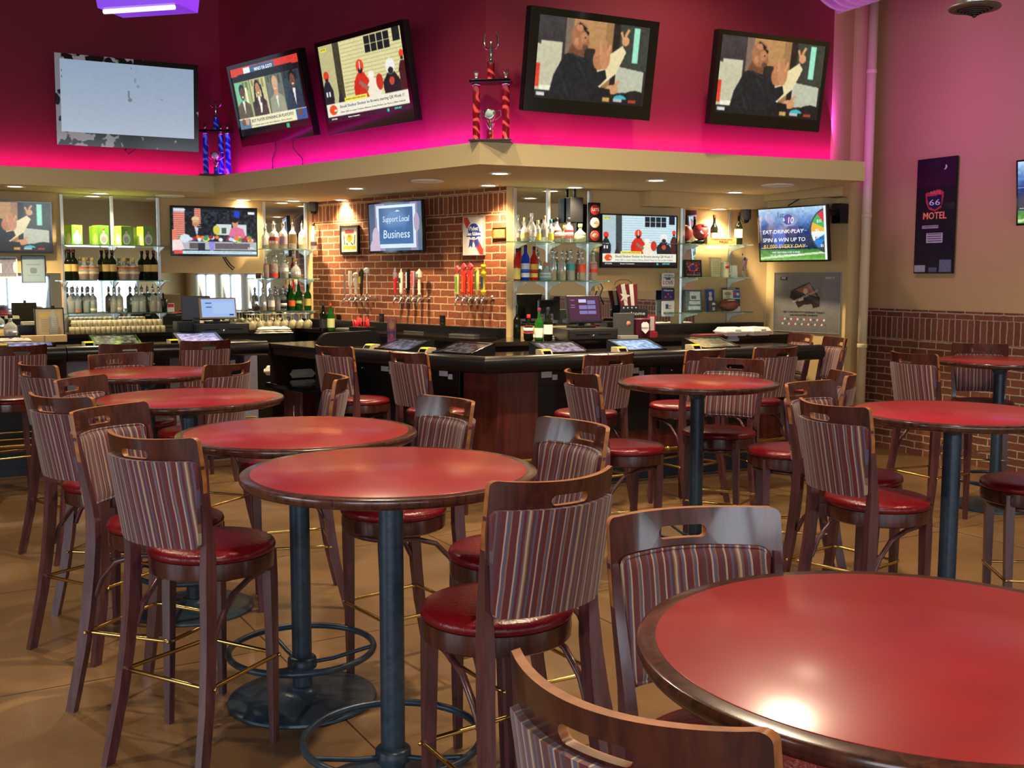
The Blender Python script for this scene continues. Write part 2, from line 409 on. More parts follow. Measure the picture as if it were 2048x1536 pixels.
FRAMEM = mat('window frame', (60, 62, 64), .5)
for fr, ws in ((WE, WIN_E), (WR_, WIN_S), (WLF, WIN_W)):
    for (u0, u1, z0, z1) in ws:
        n += 1; b = B(); t = .04
        for a in ((u0, u1, z0, z0 + t), (u0, u1, z1 - t, z1), (u0, u0 + t, z0, z1), (u1 - t, u1, z0, z1), ((u0 + u1) / 2 - t / 2, (u0 + u1) / 2 + t / 2, z0, z1)):
            b.box(a[0], a[1], .02, .08, a[2], a[3])
        o = struct(put(b.build('window_%d' % n, FRAMEM), fr, 0))
        e = {0: 0}
        k = (z1 - z0) * (42 if fr is WR_ else (30 if fr is WE else 40))
        c = fr.at((u0 + u1) / 2, -.2, (z0 + z1) / 2)
        light('daylight', 'AREA', c, k, DAY, size=u1 - u0, size_y=z1 - z0, rot=(R(-78), 0, R(fr.deg)))
# red upper walls standing on the soffit
wall('wall_red_left', RL, -6.5, 0.0, SOF1, CEIL, MAGW)
lenM = (Vector(RR.o) - Vector(RM.o)).length
wall('wall_red_middle', RM, 0, lenM, SOF1, CEIL, MAGW)
uE = RR.px(1664, 200)[0]
wall('wall_red_right', RR, 0, uE, SOF1, CEIL, MAGW)
pE = RR.at(uE); F_RET = Frame(pE.x, pE.y, math.degrees(math.atan2(9.98 - pE.y, 3.10 - pE.x)))
wall('wall_red_return', F_RET, 0, (Vector((3.10, 9.98)) - Vector(pE.xy)).length, SOF1, CEIL, TAN)
# soffit slab over the bar
SP = [(-9.6, 6.05), (-2.83, 10.28), (-.23, 7.60), (2.88, 8.87)]
back = [(2.40, 10.62), (2.56, 10.77), tuple(WR.at(0, -.03).xy), tuple(WM.at(0, -.05).xy), tuple(WL.at(-8.5, -.05).xy)]
sof = B(); sof.prism(SP + back, SOF0, SOF1 - .001)
struct(sof.build('trim_1', FASC))
# dropped beam against the end wall
bm_ = B(); bm_.prism([(2.42, 10.50), (2.97, 9.75), (3.10, 9.98), (2.56, 10.77)], 2.385, CEIL); struct(bm_.build('trim_2', FASC))
bm_ = B(); bm_.prism([(2.88, 8.87), (3.12, 9.98), (2.56, 10.77), (2.40, 10.62)], SOF1 - .03, SOF1 - .001); struct(bm_.build('trim_3', FASC))
bm_ = B(); bm_.box(1.37, 2.87, -.2, 0, 2.305, SOF0 - .001); struct(put(bm_.build('trim_4', TAN), WR, 0))
bm_ = B(); bm_.box(.0, .82, -.2, 0, 2.305, 2.384); struct(put(bm_.build('trim_5', TAN), WS, 0))
# cream pipe standing against the right wall
pp = atz(1722, 361, 2.44)
pc = Vector((3.262, 9.96, 0))
b = B(); b.lathe([(.043, 0), (.043, CEIL)], 20, pc.x, pc.y)
for z in (1.0, 2.2, 3.5): b.lathe([(.045, z), (.047, z + .01), (.047, z + .03), (.045, z + .04)], 20, pc.x, pc.y)
o = tag(b.build('riser_pipe', CREAM), 'cream painted vertical pipe from floor to ceiling at the end of the brick wall', 'pipe')
# pink and violet LED strip lying on the ledge
LEDM = mat('led', (255, 60, 220), .5, emit=(255, 40, 235), es=3)
LEDC = (1.0, .02, .62); LEDC2 = (.95, .02, 1.0)
def led(fr, u0, u1, col, pw):
    b = B(); b.box(u0, u1, -.012, 0, 0, .008)
    o = put(b.build('led_strip', LEDM), fr, 0, .055, SOF1 + .0)
    tag(o, {RL: 'pink glowing light strip on the ledge under the left blank screen', RM: 'violet glowing light strip on the ledge below the two middle screens', RR: 'pink glowing light strip on the ledge below the two right screens'}[fr], 'light strip')
    ln = u1 - u0; k = 3
    for i in range(k):
        l = light('led_glow', 'AREA', ((u0 + ln * (i + .5) / k), -.05, .02), pw * ln / k, col, parent=o, size=ln / k, size_y=.03, rot=(R(142), 0, 0))
led(RL, -4.2, -.03, (1.0, .01, .62), 2.6)
led(RM, .03, lenM - .03, (.85, .02, 1.0), 3.6)
led(RR, .03, uE + .2, (1.0, .015, .75), 3)
light('led_spill_fill', 'AREA', RR.at(uE + .03, .14, SOF1 + .3), 11, (.70, .06, 1.0), size=.5, size_y=.12, rot=(R(112), 0, R(-62)))  # unseen extra lamp, added to spread violet over column and right wall

# ------------------------------------------------------------------ lamps
LENS = mat('lamp lens', (255, 240, 210), .5, emit=(255, 236, 196), es=14)
PLAIN = mat('speaker grille white', (225, 220, 208), .6, bump=.3, bscale=300)
SPOTS = [((1000, 346), 'front rim, above the bar corner'), ((977, 370), 'right end of the brick wall'), ((1312, 360), 'front rim, above the maroon register'), ((1470, 384), 'right part of the soffit, before the poster screen'), ((1150, 374), 'before the right bottle shelves'), ((1437, 415), 'above the trophy shelf by the far corner'),
         ((712, 376), 'above the left half of the middle counter'), ((683, 399), 'left end of the brick wall'), ((485, 399), 'above the sofa talk show screen'), ((587, 406), 'above the narrow bottle shelves'), ((200, 386), 'above the green boxes'), ((30, 372), 'far left end of the bar')]
def can_light(x, y, where, pw=110):
    p = WR.at(WR.px(1437, 416, .11)[0], .11, 2.305) if (x, y) == (1437, 415) else atz(x, y, SOF0)
    t = thing('recessed_light', 'round glowing recessed ceiling light, ' + where, 'ceiling light', (p.x, p.y, p.z), 0, 'recessed lights in the bar soffit')
    b = B(); b.lathe([(.062, -.001), (.062, -.008), (.085, -.008), (.088, -.001)], 28); b.build('trim_ring', WHITE, t)
    b = B(); b.lathe([(.001, -.004), (.06, -.004), (.06, -.002), (.001, -.002)], 28); b.build('lens', LENS, t)
    light('can_lamp', 'SPOT', (0, 0, -.03), pw if p.z > 2.4 else 45, WARM, t, .05, spot=R(125), blend=.7)
for (x, y), wh in SPOTS:
    # keep the lamps inside the soffit outline
    if (x, y) == (587, 406): y = 401
    can_light(x, y, wh)
for (x, y), wh in (((855, 361), 'middle of the soffit beside the bar corner'), ((1556, 369), 'right part of the soffit'), ((340, 391), 'left part of the soffit')):
    p = atz(x, y, SOF0); t = thing('ceiling_speaker', 'flat round white ceiling speaker, ' + wh, 'speaker', (p.x, p.y, SOF0), 0, 'ceiling speakers')
    b = B(); b.lathe([(.001, -.009), (.115, -.009), (.12, -.001)], 32); b.build('grille', PLAIN, t)
    b = B(); b.lathe([(.118, -.001), (.12, -.012), (.135, -.01), (.138, -.001)], 32); b.build('rim', WHITE, t)
# high room lamps over the dining floor (above the frame)
def high_lamp(x, y, pw, size=.07):
    t = thing('hanging_downlight', 'black cylinder downlight hanging from the dark ceiling', 'ceiling light', (x, y, CEIL), 0, 'downlights over the dining floor')
    b = B(); b.lathe([(.09, -.42), (.1, -.42), (.1, -.1), (.02, -.08), (.02, 0)], 20); b.build('housing', BLACK, t)
    b = B(); b.lathe([(.001, -.425), (.085, -.425), (.085, -.415), (.001, -.415)], 20); b.build('lens', LENS, t)
    light('down_lamp', 'SPOT', (0, 0, -.46), pw, (1.0, .80, .55), t, size, spot=R(130), blend=.6)
for x, y, p_ in ((.7, 5.0, 400), (-2.4, 3.4, 150), (3.4, 3.6, 220), (.4, .4, 260), (-3.6, 6.6, 200), (1.5, 7.3, 110), (-.9, 6.3, 140), (5.2, 6.6, 110)): high_lamp(x, y, p_)

# ------------------------------------------------------------------ high round tables
def make_table(label, loc, rz=0):
    t = thing('high_top_table', label, 'table', loc, rz, 'round high-top tables')
    H = 1.067
    b = B(); b.lathe([(.02, H - .034), (.436, H - .034), (.448, H - .030), (.456, H - .018), (.4572, H - .008), (.454, H - .002), (.449, H), (.40, H), (.02, H)], 96)
    b.build('tabletop', WOODE, t, auto=40)
    b = B(); b.lathe([(.001, H - .001), (.424, H - .001), (.424, H + .0007), (.423, H + .0012), (.001, H + .0012)], 96)
    o = b.build('laminate_inlay', LAM, t, auto=30); o['label'] = 'red laminate surface'
    b = B(); b.lathe([(.0385, .045), (.0385, H - .045)], 32)
    for a in (0, 90):
        m0 = b.m; b.m = Matrix.Rotation(R(a), 4, 'Z'); b.box(-.28, .28, -.02, .02, H - .045, H - .034); b.m = m0
    b.lathe([(.0385, H - .1), (.07, H - .047), (.07, H - .045)], 24)
    b.build('column', IRON, t, auto=35)
    b = B(); b.lathe([(.285, 0), (.289, .004), (.287, .013), (.27, .02), (.18, .028), (.09, .036), (.062, .046), (.056, .06), (.0385, .062)], 64); b.build('base', IRON, t, auto=50)
    b = B(); b.tube([(.28 * math.cos(2 * math.pi * i / 48), .28 * math.sin(2 * math.pi * i / 48), .205) for i in range(48)], .0125, 10, True)
    for k in range(3):
        a = R(35 + 120 * k); c, s_ = math.cos(a), math.sin(a)
        b.tube([(.045 * c, .045 * s_, .15), (.12 * c, .12 * s_, .16), (.27 * c, .27 * s_, .20)], .0085, 8)
    b.lathe([(.0385, .13), (.056, .132), (.058, .14), (.056, .168), (.048, .176), (.0385, .178)], 24)
    b.build('foot_ring', IRON, t, auto=50)
    return t
TABS = [((.661, 1.685), 'large red topped round table in the right foreground, cut by the frame'),
        ((-.376, 3.27), 'round red topped table in the centre foreground, column nearest the camera'),
        ((-.824, 4.08), 'round red topped table second in the left row, just behind the centre one'),
        ((-1.588, 5.227), 'round red topped table third in the left row, small chipped edge'),
        ((-2.259, 6.599), 'round dark topped table farthest in the left row, nearest the left bar'),
        ((1.061, 6.078), 'round red topped table alone between the middle chairs, before the right bar'),
        ((1.958, 4.706), 'round red topped table at the right edge of the photo, behind the foreground one'),
        ((3.506, 7.661), 'round red topped table in front of the right brick wall')]
tab0 = None
for i, ((x, y), lb) in enumerate(TABS):
    if i == 0: tab0 = make_table(lb, (x, y, 0), 20)
    else: dup(tab0, (x, y, 0), 20 + 37 * i, lb)

# ------------------------------------------------------------------ bar chairs
WT, HT = .203, 1.152
def yedge(z): return -.196 - .060 * (z - .784) / (1.152 - .784)
def bow(x, z): k = .062 + .02 * (z - .78) / .37; return k * (1 - min(1.3, (x / .2) ** 2))
def ysurf(x, z): return yedge(z) - bow(x, z)
def make_chair():
    t = thing('bar_chair', 'x', 'chair', (0, 0, 0), 0, 'striped back bar chairs')
    # top rail with its hand slot
    out = []
    xs = [-.203 + .406 * i / 24 for i in range(25)]
    def ztop(x): return 1.148 + .006 * (abs(x) / .2) ** 2
    r = .016
    zlow = 1.045
    for x in xs[1:-1]: out.append((x, zlow))
    out += [(.186, zlow), (.180, .93), (.197, .93), (.203, 1.02)]
    for i in range(6): a = R(90 * i / 5); out.append((.203 - r + r * math.cos(a), ztop(.2) - r + r * math.sin(a)))
    for x in reversed(xs[2:-2]): out.append((x, ztop(x)))
    for i in range(6): a = R(90 + 90 * i / 5); out.append((-.203 + r + r * math.cos(a), ztop(.2) - r + r * math.sin(a)))
    out += [(-.203, 1.02), (-.197, .93), (-.180, .93), (-.186, zlow)]
    out = [p for i, p in enumerate(out) if i == 0 or math.dist(p, out[i - 1]) > .001]
    out = [p for p in out if not (abs(p[0]) > .187 and p[1] == zlow)]
    hole = rrect(-.058, .058, 1.084, 1.112, .0139, 5, dx=.012)
    b = B(); b.plate(out, [hole], lambda x, z: ysurf(x, z) + .009, lambda x, z: ysurf(x, z) - .009, edge=1)
    b.build('top_rail', [WOOD, PLY], t, auto=45)
    # upholstery: thin back shell and a padded front cushion
    def taper(pts, k): return [(x * (1 - k * (1.06 - z)), z) for x, z in pts]
    rear = taper(rrect(-.2, .2, .784, 1.078, .022, 4, dx=.014), .50)
    inn = [(x, z) for x in [-.15 + .3 * i / 12 for i in range(13)] for z in (.83, .9, .97, 1.03)]
    b = B(); b.plate(rear, [], lambda x, z: ysurf(x, z) - .008, lambda x, z: ysurf(x, z) - .024, inner=inn)
    b.build('backrest_pad', STRIPE, t, auto=40)
    fr_ = taper(rrect(-.176, .176, .80, 1.066, .022, 4, dx=.014), .45)
    def puff(x, z):
        d = min(.176 * (1 - .45 * (1.06 - z)) - abs(x), z - .80, 1.066 - z); d = max(0, min(1, d / .03)); return .017 + .012 * math.sin(d * math.pi / 2)
    inn2 = [(x, z) for x in [-.14 + .28 * i / 12 for i in range(13)] for z in (.815, .83, .87, .93, .99, 1.035, 1.05)]
    b = B(); b.plate(fr_, [], lambda x, z: ysurf(x, z) + puff(x, z), lambda x, z: ysurf(x, z) + .0, inner=inn2)
    b.tube([(x, ysurf(x, z) + .018, z) for x, z in fr_], .0042, 5, True)
    b.build('backrest_pad', STRIPE, t, auto=50)
    # rear legs sweep back to the floor and carry the backrest
    for s in (-1, 1):
        prof = [(0, -.299, .212, .0125, .020), (.10, -.276, .206, .0135, .0205), (.25, -.244, .196, .0145, .0215), (.40, -.222, .186, .015, .0225), (.55, -.206, .178, .015, .0235), (.66, -.199, .173, .015, .0245), (.74, -.196, .173, .0145, .0225), (.80, -.200, .177, .013, .019), (.92, -.218, .186, .0115, .0145), (1.06, -.243, .194, .0095, .010)]
        b = B(); b.bar([((s * x, y, z), hx, hy) for z, y, x, hx, hy in prof])
        b.build('leg', WOOD_LO, t, auto=30)
    for s in (-1, 1):
        b = B(); b.bar([((s * .158, .121, 0), .0135, .0135), ((s * .152, .126, .35), .0165, .0165), ((s * .146, .130, .60), .019, .019), ((s * .145, .130, .70), .0195, .0195)])
        bmesh.ops.bevel(b.bm, geom=[e for e in b.bm.edges if abs((e.verts[0].co - e.verts[1].co).z) > .05], offset=.004, segments=2, affect='EDGES')
        b.build('leg', WOOD_LO, t, auto=30)
    b = B(); b.lathe([(.19, .652), (.208, .650), (.2145, .655), (.2165, .68), (.2145, .708), (.208, .712), (.15, .712)], 56, sy=.97); b.build('seat_ring', WOOD, t, auto=40)
    b = B(); b.lathe([(.19, .706), (.212, .709), (.2195, .716), (.2205, .726), (.216, .737), (.203, .745), (.16, .7505), (.09, .753), (.001, .754)], 56, sy=.97)
    o = b.build('seat_cushion', RED, t, auto=60); o['label'] = 'dark red vinyl cushion'
    b = B()
    b.tube([(-.178, -.19, .46), (-.181, -.155, .53), (-.176, -.09, .598), (-.166, 0, .628), (-.150, .085, .634), (-.11, .15, .635), (-.05, .172, .635), (0, .176, .635), (.05, .172, .635), (.11, .15, .635), (.150, .085, .634), (.166, 0, .628), (.176, -.09, .598), (.181, -.155, .53), (.178, -.19, .46)], .0105, 8)
    b.build('bentwood_brace', WOOD_LO, t, auto=60)
    b = B(); c = [(-.166, .142), (.166, .142), (.194, -.226), (-.194, -.226)]; pts = []
    for i in range(4):
        p, q, r_ = c[i - 1], c[i], c[(i + 1) % 4]
        for j in range(5):
            tt = j / 4; a = [q[k] + (p[k] - q[k]) * .03 / math.dist(p, q) for k in (0, 1)]; e = [q[k] + (r_[k] - q[k]) * .03 / math.dist(r_, q) for k in (0, 1)]
            pts.append(tuple((1 - tt) ** 2 * a[k] + 2 * tt * (1 - tt) * q[k] + tt ** 2 * e[k] for k in (0, 1)) + (.318,))
    b.tube(pts, .0078, 8, True)
    for x, y in ((-.16, .135), (.16, .135), (.194, -.215), (-.194, -.215)): b.sphere((x * 1.09, y * 1.02, .318), .007, 8, 6)
    o = b.build('footrest', BRASS, t, auto=60); o['label'] = 'brass foot rail'
    return t
CH = [('P', -.042, 2.965, 35.5, 'bar chair right of the centre foreground table, full striped back towards the camera'),
 ('C4', -1.048, 3.666, -28.5, 'nearest bar chair of the left row, striped back to the camera, front left'),
 ('C3', -1.329, 4.041, -112, 'bar chair second of the left row, side on, facing right behind the nearest one'),
 ('C2', -1.815, 4.80, -29.8, 'bar chair third of the left row, dark back towards the camera'),
 ('C1b', -1.905, 5.265, -103, 'bar chair with lit orange brown pad at the left of the third table'),
 ('C1', -2.586, 6.385, -39, 'bar chair with curled rail at the left of the farthest left table'),
 ('C0', -2.39, 6.80, -133.6, 'bar chair behind the farthest left table, slotted rail facing the camera'),
 ('C5', -1.906, 6.382, 65.4, 'bar chair at the right of the farthest left table, back to the camera'),
 ('D1', -1.17, 5.36, 106, 'bar chair seen edge on at the right of the third table'),
 ('D2', -.481, 4.281, 127.1, 'bar chair at the right of the second table, front of its back visible'),
 ('D3', -.002, 3.58, 123, 'bar chair behind the right edge of the centre table, facing left'),
 ('E4', 1.545, 4.452, -64.5, 'bar chair left of the right hand table, striped back and glossy red seat'),
 ('E3', 1.617, 4.971, -138.8, 'bar chair partly hidden behind the one left of the right hand table'),
 ('E2', 1.49, 5.72, 84, 'bar chair at the right of the lone middle table, edge on, seat to the left'),
 ('M2', .625, 5.821, -71.2, 'bar chair at the left of the lone middle table, sunlit red seat'),
 ('M3', 1.251, 6.409, 152.2, 'bar chair behind the lone middle table, facing the camera'),
 ('R0a', .468, 2.037, -163.8, 'bar chair behind the large foreground table, broad slotted rail facing the camera'),
 ('R0b', .325, 1.49, -43, 'bar chair at the bottom edge of the photo, curved rail seen from behind'),
 ('F1', 2.948, 7.34, -63.8, 'bar chair left of the table by the brick wall, striped back'),
 ('F2', 3.516, 7.95, 164.3, 'bar chair against the brick wall, orange lit rail facing the camera'),
 ('G1', 2.36, 4.80, 82, 'bar chair at the right edge of the photo, only seat and legs in view'),
 ('E1', 2.454, 8.95, 97, 'bar chair standing by the tan wall beyond the bar end, seen side on'),
 ('B9', 2.33, 9.50, 103, 'bar chair tucked behind the right end of the bar, only its rail showing'),
 ('B1', -3.79, 8.02, 42, 'bar chair at the left bar counter, cut by the left edge of the photo'),
 ('B2', -3.07, 8.29, 37, 'bar chair at the left bar counter, middle of the three'),
 ('B3', -2.58, 8.69, 35, 'bar chair at the left bar counter, right of the three'),
 ('B4', -1.14, 8.02, -40, 'bar chair at the middle counter beside the black partition'),
 ('B5', -.518, 7.38, -46, 'bar chair at the middle counter left of the mahogany corner post'),
 ('B6', .509, 7.28, 31.9, 'bar chair at the right counter nearest the mahogany corner post'),
 ('B7', 1.22, 7.745, 37, 'bar chair at the right counter, second from the mahogany corner post'),
 ('B8', 1.807, 8.013, 27.6, 'bar chair at the right counter, nearest the bar end')]
ch0 = make_chair()
for i, (k, x, y, a, lb) in enumerate(CH):
    grp = 'chairs along the bar counter' if k[0] == 'B' else 'chairs around the high tables'
    if i == 0: ch0.location = (x, y, 0); ch0.rotation_euler = (0, 0, R(a)); ch0['label'] = lb; ch0['group'] = grp
    else: dup(ch0, (x, y, 0), a, lb, grp)
# ------------------------------------------------------------------ painting of screens and posters
class Pix:
    def __init__(s, w, h, bg=(0, 0, 0)):
        s.w, s.h = w, h; s.a = np.zeros((h, w, 3)); s.a[:] = bg
        y, x = np.mgrid[0:h, 0:w]; s.X = (x + .5) / w; s.Y = (y + .5) / h
    def rect(s, x0, y0, x1, y1, c): s.a[(s.X >= x0) & (s.X < x1) & (s.Y >= y0) & (s.Y < y1)] = c; return s
    def ell(s, cx, cy, rx, ry, c): s.a[((s.X - cx) / rx) ** 2 + ((s.Y - cy) / ry) ** 2 < 1] = c; return s
    def poly(s, p, c):
        m = np.zeros_like(s.X, bool); j = len(p) - 1
        for i in range(len(p)):
            (xi, yi), (xj, yj) = p[i], p[j]
            if yi != yj: m ^= ((yi > s.Y) != (yj > s.Y)) & (s.X < (xj - xi) * (s.Y - yi) / (yj - yi) + xi)
            j = i
        s.a[m] = c; return s
    def line(s, x0, y0, x1, y1, t, c):
        asp = s.w / s.h; dx, dy = (x1 - x0) * asp, y1 - y0; L_ = math.hypot(dx, dy); nx, ny = -dy / L_ * t, dx / L_ * t
        return s.poly([(x0 + nx / asp, y0 + ny), (x1 + nx / asp, y1 + ny), (x1 - nx / asp, y1 - ny), (x0 - nx / asp, y0 - ny)], c)
    def grad(s, x0, y0, x1, y1, c0, c1, vert=True):
        m = (s.X >= x0) & (s.X < x1) & (s.Y >= y0) & (s.Y < y1); t = ((s.Y - y0) / (y1 - y0) if vert else (s.X - x0) / (x1 - x0))[m][:, None]
        s.a[m] = np.array(c0) * (1 - t) + np.array(c1) * t; return s
    def noise(s, k, cell=3, seed=1):
        r = np.random.RandomState(seed).rand(s.h // cell + 2, s.w // cell + 2); r = np.kron(r, np.ones((cell, cell)))[:s.h, :s.w]
        s.a = np.clip(s.a + (r[..., None] - .5) * k, 0, 255); return s
    def blur(s, n=1):
        for _ in range(n):
            a = np.pad(s.a, ((1, 1), (1, 1), (0, 0)), 'edge'); s.a = (a[:-2, 1:-1] + a[2:, 1:-1] + a[1:-1, :-2] + a[1:-1, 2:] + 2 * a[1:-1, 1:-1]) / 6
        return s
    def mesh(s, name, W, H, m, parent=None, loc=(0, 0, 0)):
        w_, h = s.w, s.h
        xs = np.linspace(-W / 2, W / 2, w_ + 1); zs = np.linspace(H / 2, -H / 2, h + 1)
        co = np.zeros(((w_ + 1) * (h + 1), 3)); g = np.meshgrid(xs, zs); co[:, 0] = g[0].ravel(); co[:, 2] = g[1].ravel()
        i, j = np.meshgrid(np.arange(w_), np.arange(h)); a = (j * (w_ + 1) + i).ravel()
        f = np.stack([a, a + w_ + 1, a + w_ + 2, a + 1], 1)
        me = bpy.data.meshes.new(name); me.vertices.add(len(co)); me.vertices.foreach_set('co', co.ravel())
        me.loops.add(f.size); me.loops.foreach_set('vertex_index', f.ravel()); me.polygons.add(len(f)); me.polygons.foreach_set('loop_start', np.arange(0, f.size, 4))
        me.update(calc_edges=True); me.validate()
        ca = me.color_attributes.new('Col', 'BYTE_COLOR', 'CORNER'); c = np.ones((len(f), 4, 4)); c[..., :3] = (s.a.reshape(-1, 3) / 255)[:, None]
        ca.data.foreach_set('color_srgb', c.ravel()); me.materials.append(m)
        o = bpy.data.objects.new(name, me); C.objects.link(o); o.location = loc
        if parent: o.parent = parent
        return o
def colmat(name, emit, rough=.5, coat=0):
    m = mat(name, (0, 0, 0), rough, coat=coat); N, L, b = nodes(m)
    a = N.new('ShaderNodeVertexColor'); a.layer_name = 'Col'
    if emit: L.new(a.outputs[0], b.inputs['Emission Color']); b.inputs['Emission Strength'].default_value = emit; b.inputs['Base Color'].default_value = (.01, .01, .01, 1)
    else: L.new(a.outputs[0], b.inputs['Base Color'])
    return m
SCRN = colmat('lit screen', .82, .12)
PRINT = colmat('printed surface', 0, .35, .3)
PRINTM = colmat('printed matte', 0, .6)
def glow(c, k=1.0): return mat('lit ink %s %s' % (c, k), (0, 0, 0), .4, emit=c, es=k)
def ink(c, rough=.5): return mat('ink %s' % (c,), c, rough)
SKIN, SKIN2, SKIN3 = (196, 150, 110), (120, 78, 56), (222, 176, 140)

def pic_clap(warm=1):
    p = Pix(220, 130, (38, 34, 34)); p.grad(0, 0, .3, 1, (60, 56, 58), (30, 28, 30)).rect(.03, .3, .22, .82, (196, 190, 160)).poly([(.0, .34), (.14, .36), (.22, .48), (.22, .9), (0, .9)], (188, 184, 156))
    p.rect(.0, .58, .035, .86, (210, 60, 40)).rect(.3, 0, .62, .34, (176, 132, 84)).rect(.24, 0, .31, .5, (120, 100, 84)).rect(.60, 0, .68, .9, (150, 112, 70)).rect(.67, 0, .73, .95, (34, 26, 24)).rect(.73, 0, 1, .55, (54, 58, 50))
    p.rect(.86, .02, .915, .46, (150, 220, 190)).poly([(.72, .52), (.98, .56), (.98, .82), (.72, .86)], (180, 182, 160)).ell(.92, .93, .12, .12, (26, 24, 26)).rect(.04, .84, .2, .9, (228, 224, 200)).ell(.78, .93, .06, .05, (60, 170, 180))
    p.poly([(.62, .42), (.76, .26), (.80, .34), (.72, .62), (.6, .78), (.56, .9), (.52, .9), (.55, .55)], (222, 206, 160)).ell(.785, .2, .035, .06, (204, 150, 100)).line(.78, .14, .81, .05, .02, (204, 150, 100)).line(.76, .17, .74, .09, .018, (204, 150, 100))
    p.poly([(.12, 1), (.16, .7), (.24, .45), (.31, .38), (.42, .42), (.5, .55), (.54, .62), (.62, .58), (.64, .68), (.52, .88), (.5, 1)], (24, 27, 32)).poly([(.27, .42), (.3, .3), (.42, .32), (.42, .46)], (110, 68, 44))
    p.ell(.37, .2, .078, .17, (158, 104, 70)).ell(.34, .27, .02, .05, (190, 128, 88)).poly([(.42, .2), (.46, .27), (.44, .34), (.38, .37)], (150, 96, 64)).line(.35, .05, .42, .12, .02, (16, 14, 14)).ell(.415, .16, .03, .03, (16, 14, 14)).ell(.42, .33, .025, .03, (90, 66, 50))
    p.ell(.56, .46, .06, .13, (176, 118, 78)).ell(.61, .44, .045, .14, (190, 130, 88)).line(.53, .42, .52, .28, .022, (186, 126, 84)).line(.56, .4, .56, .24, .02, (200, 138, 96)).line(.6, .38, .61, .22, .02, (186, 126, 84)).line(.63, .4, .65, .27, .02, (200, 138, 96))
    p.ell(.7, .82, .06, .06, (200, 144, 100)).line(.7, .8, .76, .7, .02, (200, 144, 100)).poly([(.48, 1), (.55, .8), (.68, .82), (.7, 1)], (20, 22, 26)).rect(0, .93, 1, 1, (22, 22, 24)).rect(.02, .92, .09, .97, (190, 190, 190)).rect(.72, .93, .8, .97, (180, 180, 180)).rect(.62, .92, .68, .98, (190, 150, 80)).rect(.86, .93, .93, .97, (170, 60, 40))
    p.ell(.405, .21, .03, .07, (182, 124, 86)).ell(.36, .1, .03, .04, (186, 128, 92)).ell(.415, .215, .008, .012, (40, 26, 20)).line(.2, .62, .3, .95, .012, (34, 38, 44)).line(.36, .5, .46, .74, .012, (36, 40, 46)).line(.3, .42, .42, .5, .012, (40, 44, 50))
    return p.noise(14, 4).blur(2)
def pic_qb(k=1.0):
    c0, dk = ((214, 206, 150) if k == 1 else (196, 222, 230)), (26, 28, 34)
    p = Pix(200, 124, c0)
    for i in range(15): p.rect(.27, i * .048, 1, i * .048 + .012, tuple(v * .78 for v in c0))
    p.rect(0, 0, .18, .8, tuple(v * .86 for v in c0)).rect(.18, 0, .26, .8, tuple(v * .3 for v in c0)).rect(.56, .02, .86, .22, dk).rect(.9, 0, .98, .16, dk)
    for i in range(4): p.rect(.56 + i * .075, .02, .568 + i * .075, .22, c0)
    p.rect(.56, .11, .86, .125, c0).rect(.02, .03, .1, .08, (220, 214, 70))
    for (x, y, w_, cc, hc) in ((.05, .45, .055, (32, 34, 44), (214, 60, 36)), (.20, .62, .03, (44, 40, 44), (70, 50, 40)), (.48, .42, .075, (206, 44, 30), (222, 70, 40)), (.83, .50, .085, (30, 28, 34), (226, 226, 222)), (.97, .38, .04, (70, 26, 30), (222, 70, 40))):
        p.poly([(x - w_, .98), (x - w_ * 1.2, y + .12), (x - w_ * .5, y + .02), (x + w_ * .5, y + .02), (x + w_ * 1.2, y + .14), (x + w_, .98)], cc)
        p.ell(x, y - .06, w_ * .62, w_ * 1.15, hc).ell(x, y - .005, w_ * .35, w_ * .5, (40, 34, 34))
    p.rect(.475, .3, .485, .4, (240, 240, 236)).ell(.62, .68, .085, .14, (232, 222, 200)).ell(.6, .5, .035, .06, (236, 230, 214)).ell(.69, .6, .04, .1, (190, 50, 36)).poly([(.38, .6), (.44, .5), (.46, .62), (.42, .74), (.38, .72)], (196, 40, 28)).line(.45, .55, .55, .66, .03, (150, 100, 80)).ell(.83, .62, .03, .05, (190, 70, 50)).rect(.02, .6, .04, .66, (220, 220, 220)).rect(.055, .6, .075, .66, (220, 220, 220))
    p.rect(0, .76, 1, .93, (228, 226, 206)).rect(0, .93, 1, 1.01, (28, 22, 36)).ell(.08, .84, .05, .065, (226, 74, 30)).rect(.09, .84, .125, .88, (228, 226, 206)).line(.09, .87, .125, .87, .008, (120, 100, 90)).rect(.24, .71, .52, .765, (230, 222, 90)).rect(.73, .94, .755, .985, (40, 200, 170))
    return p.noise(12, 3).blur(1)
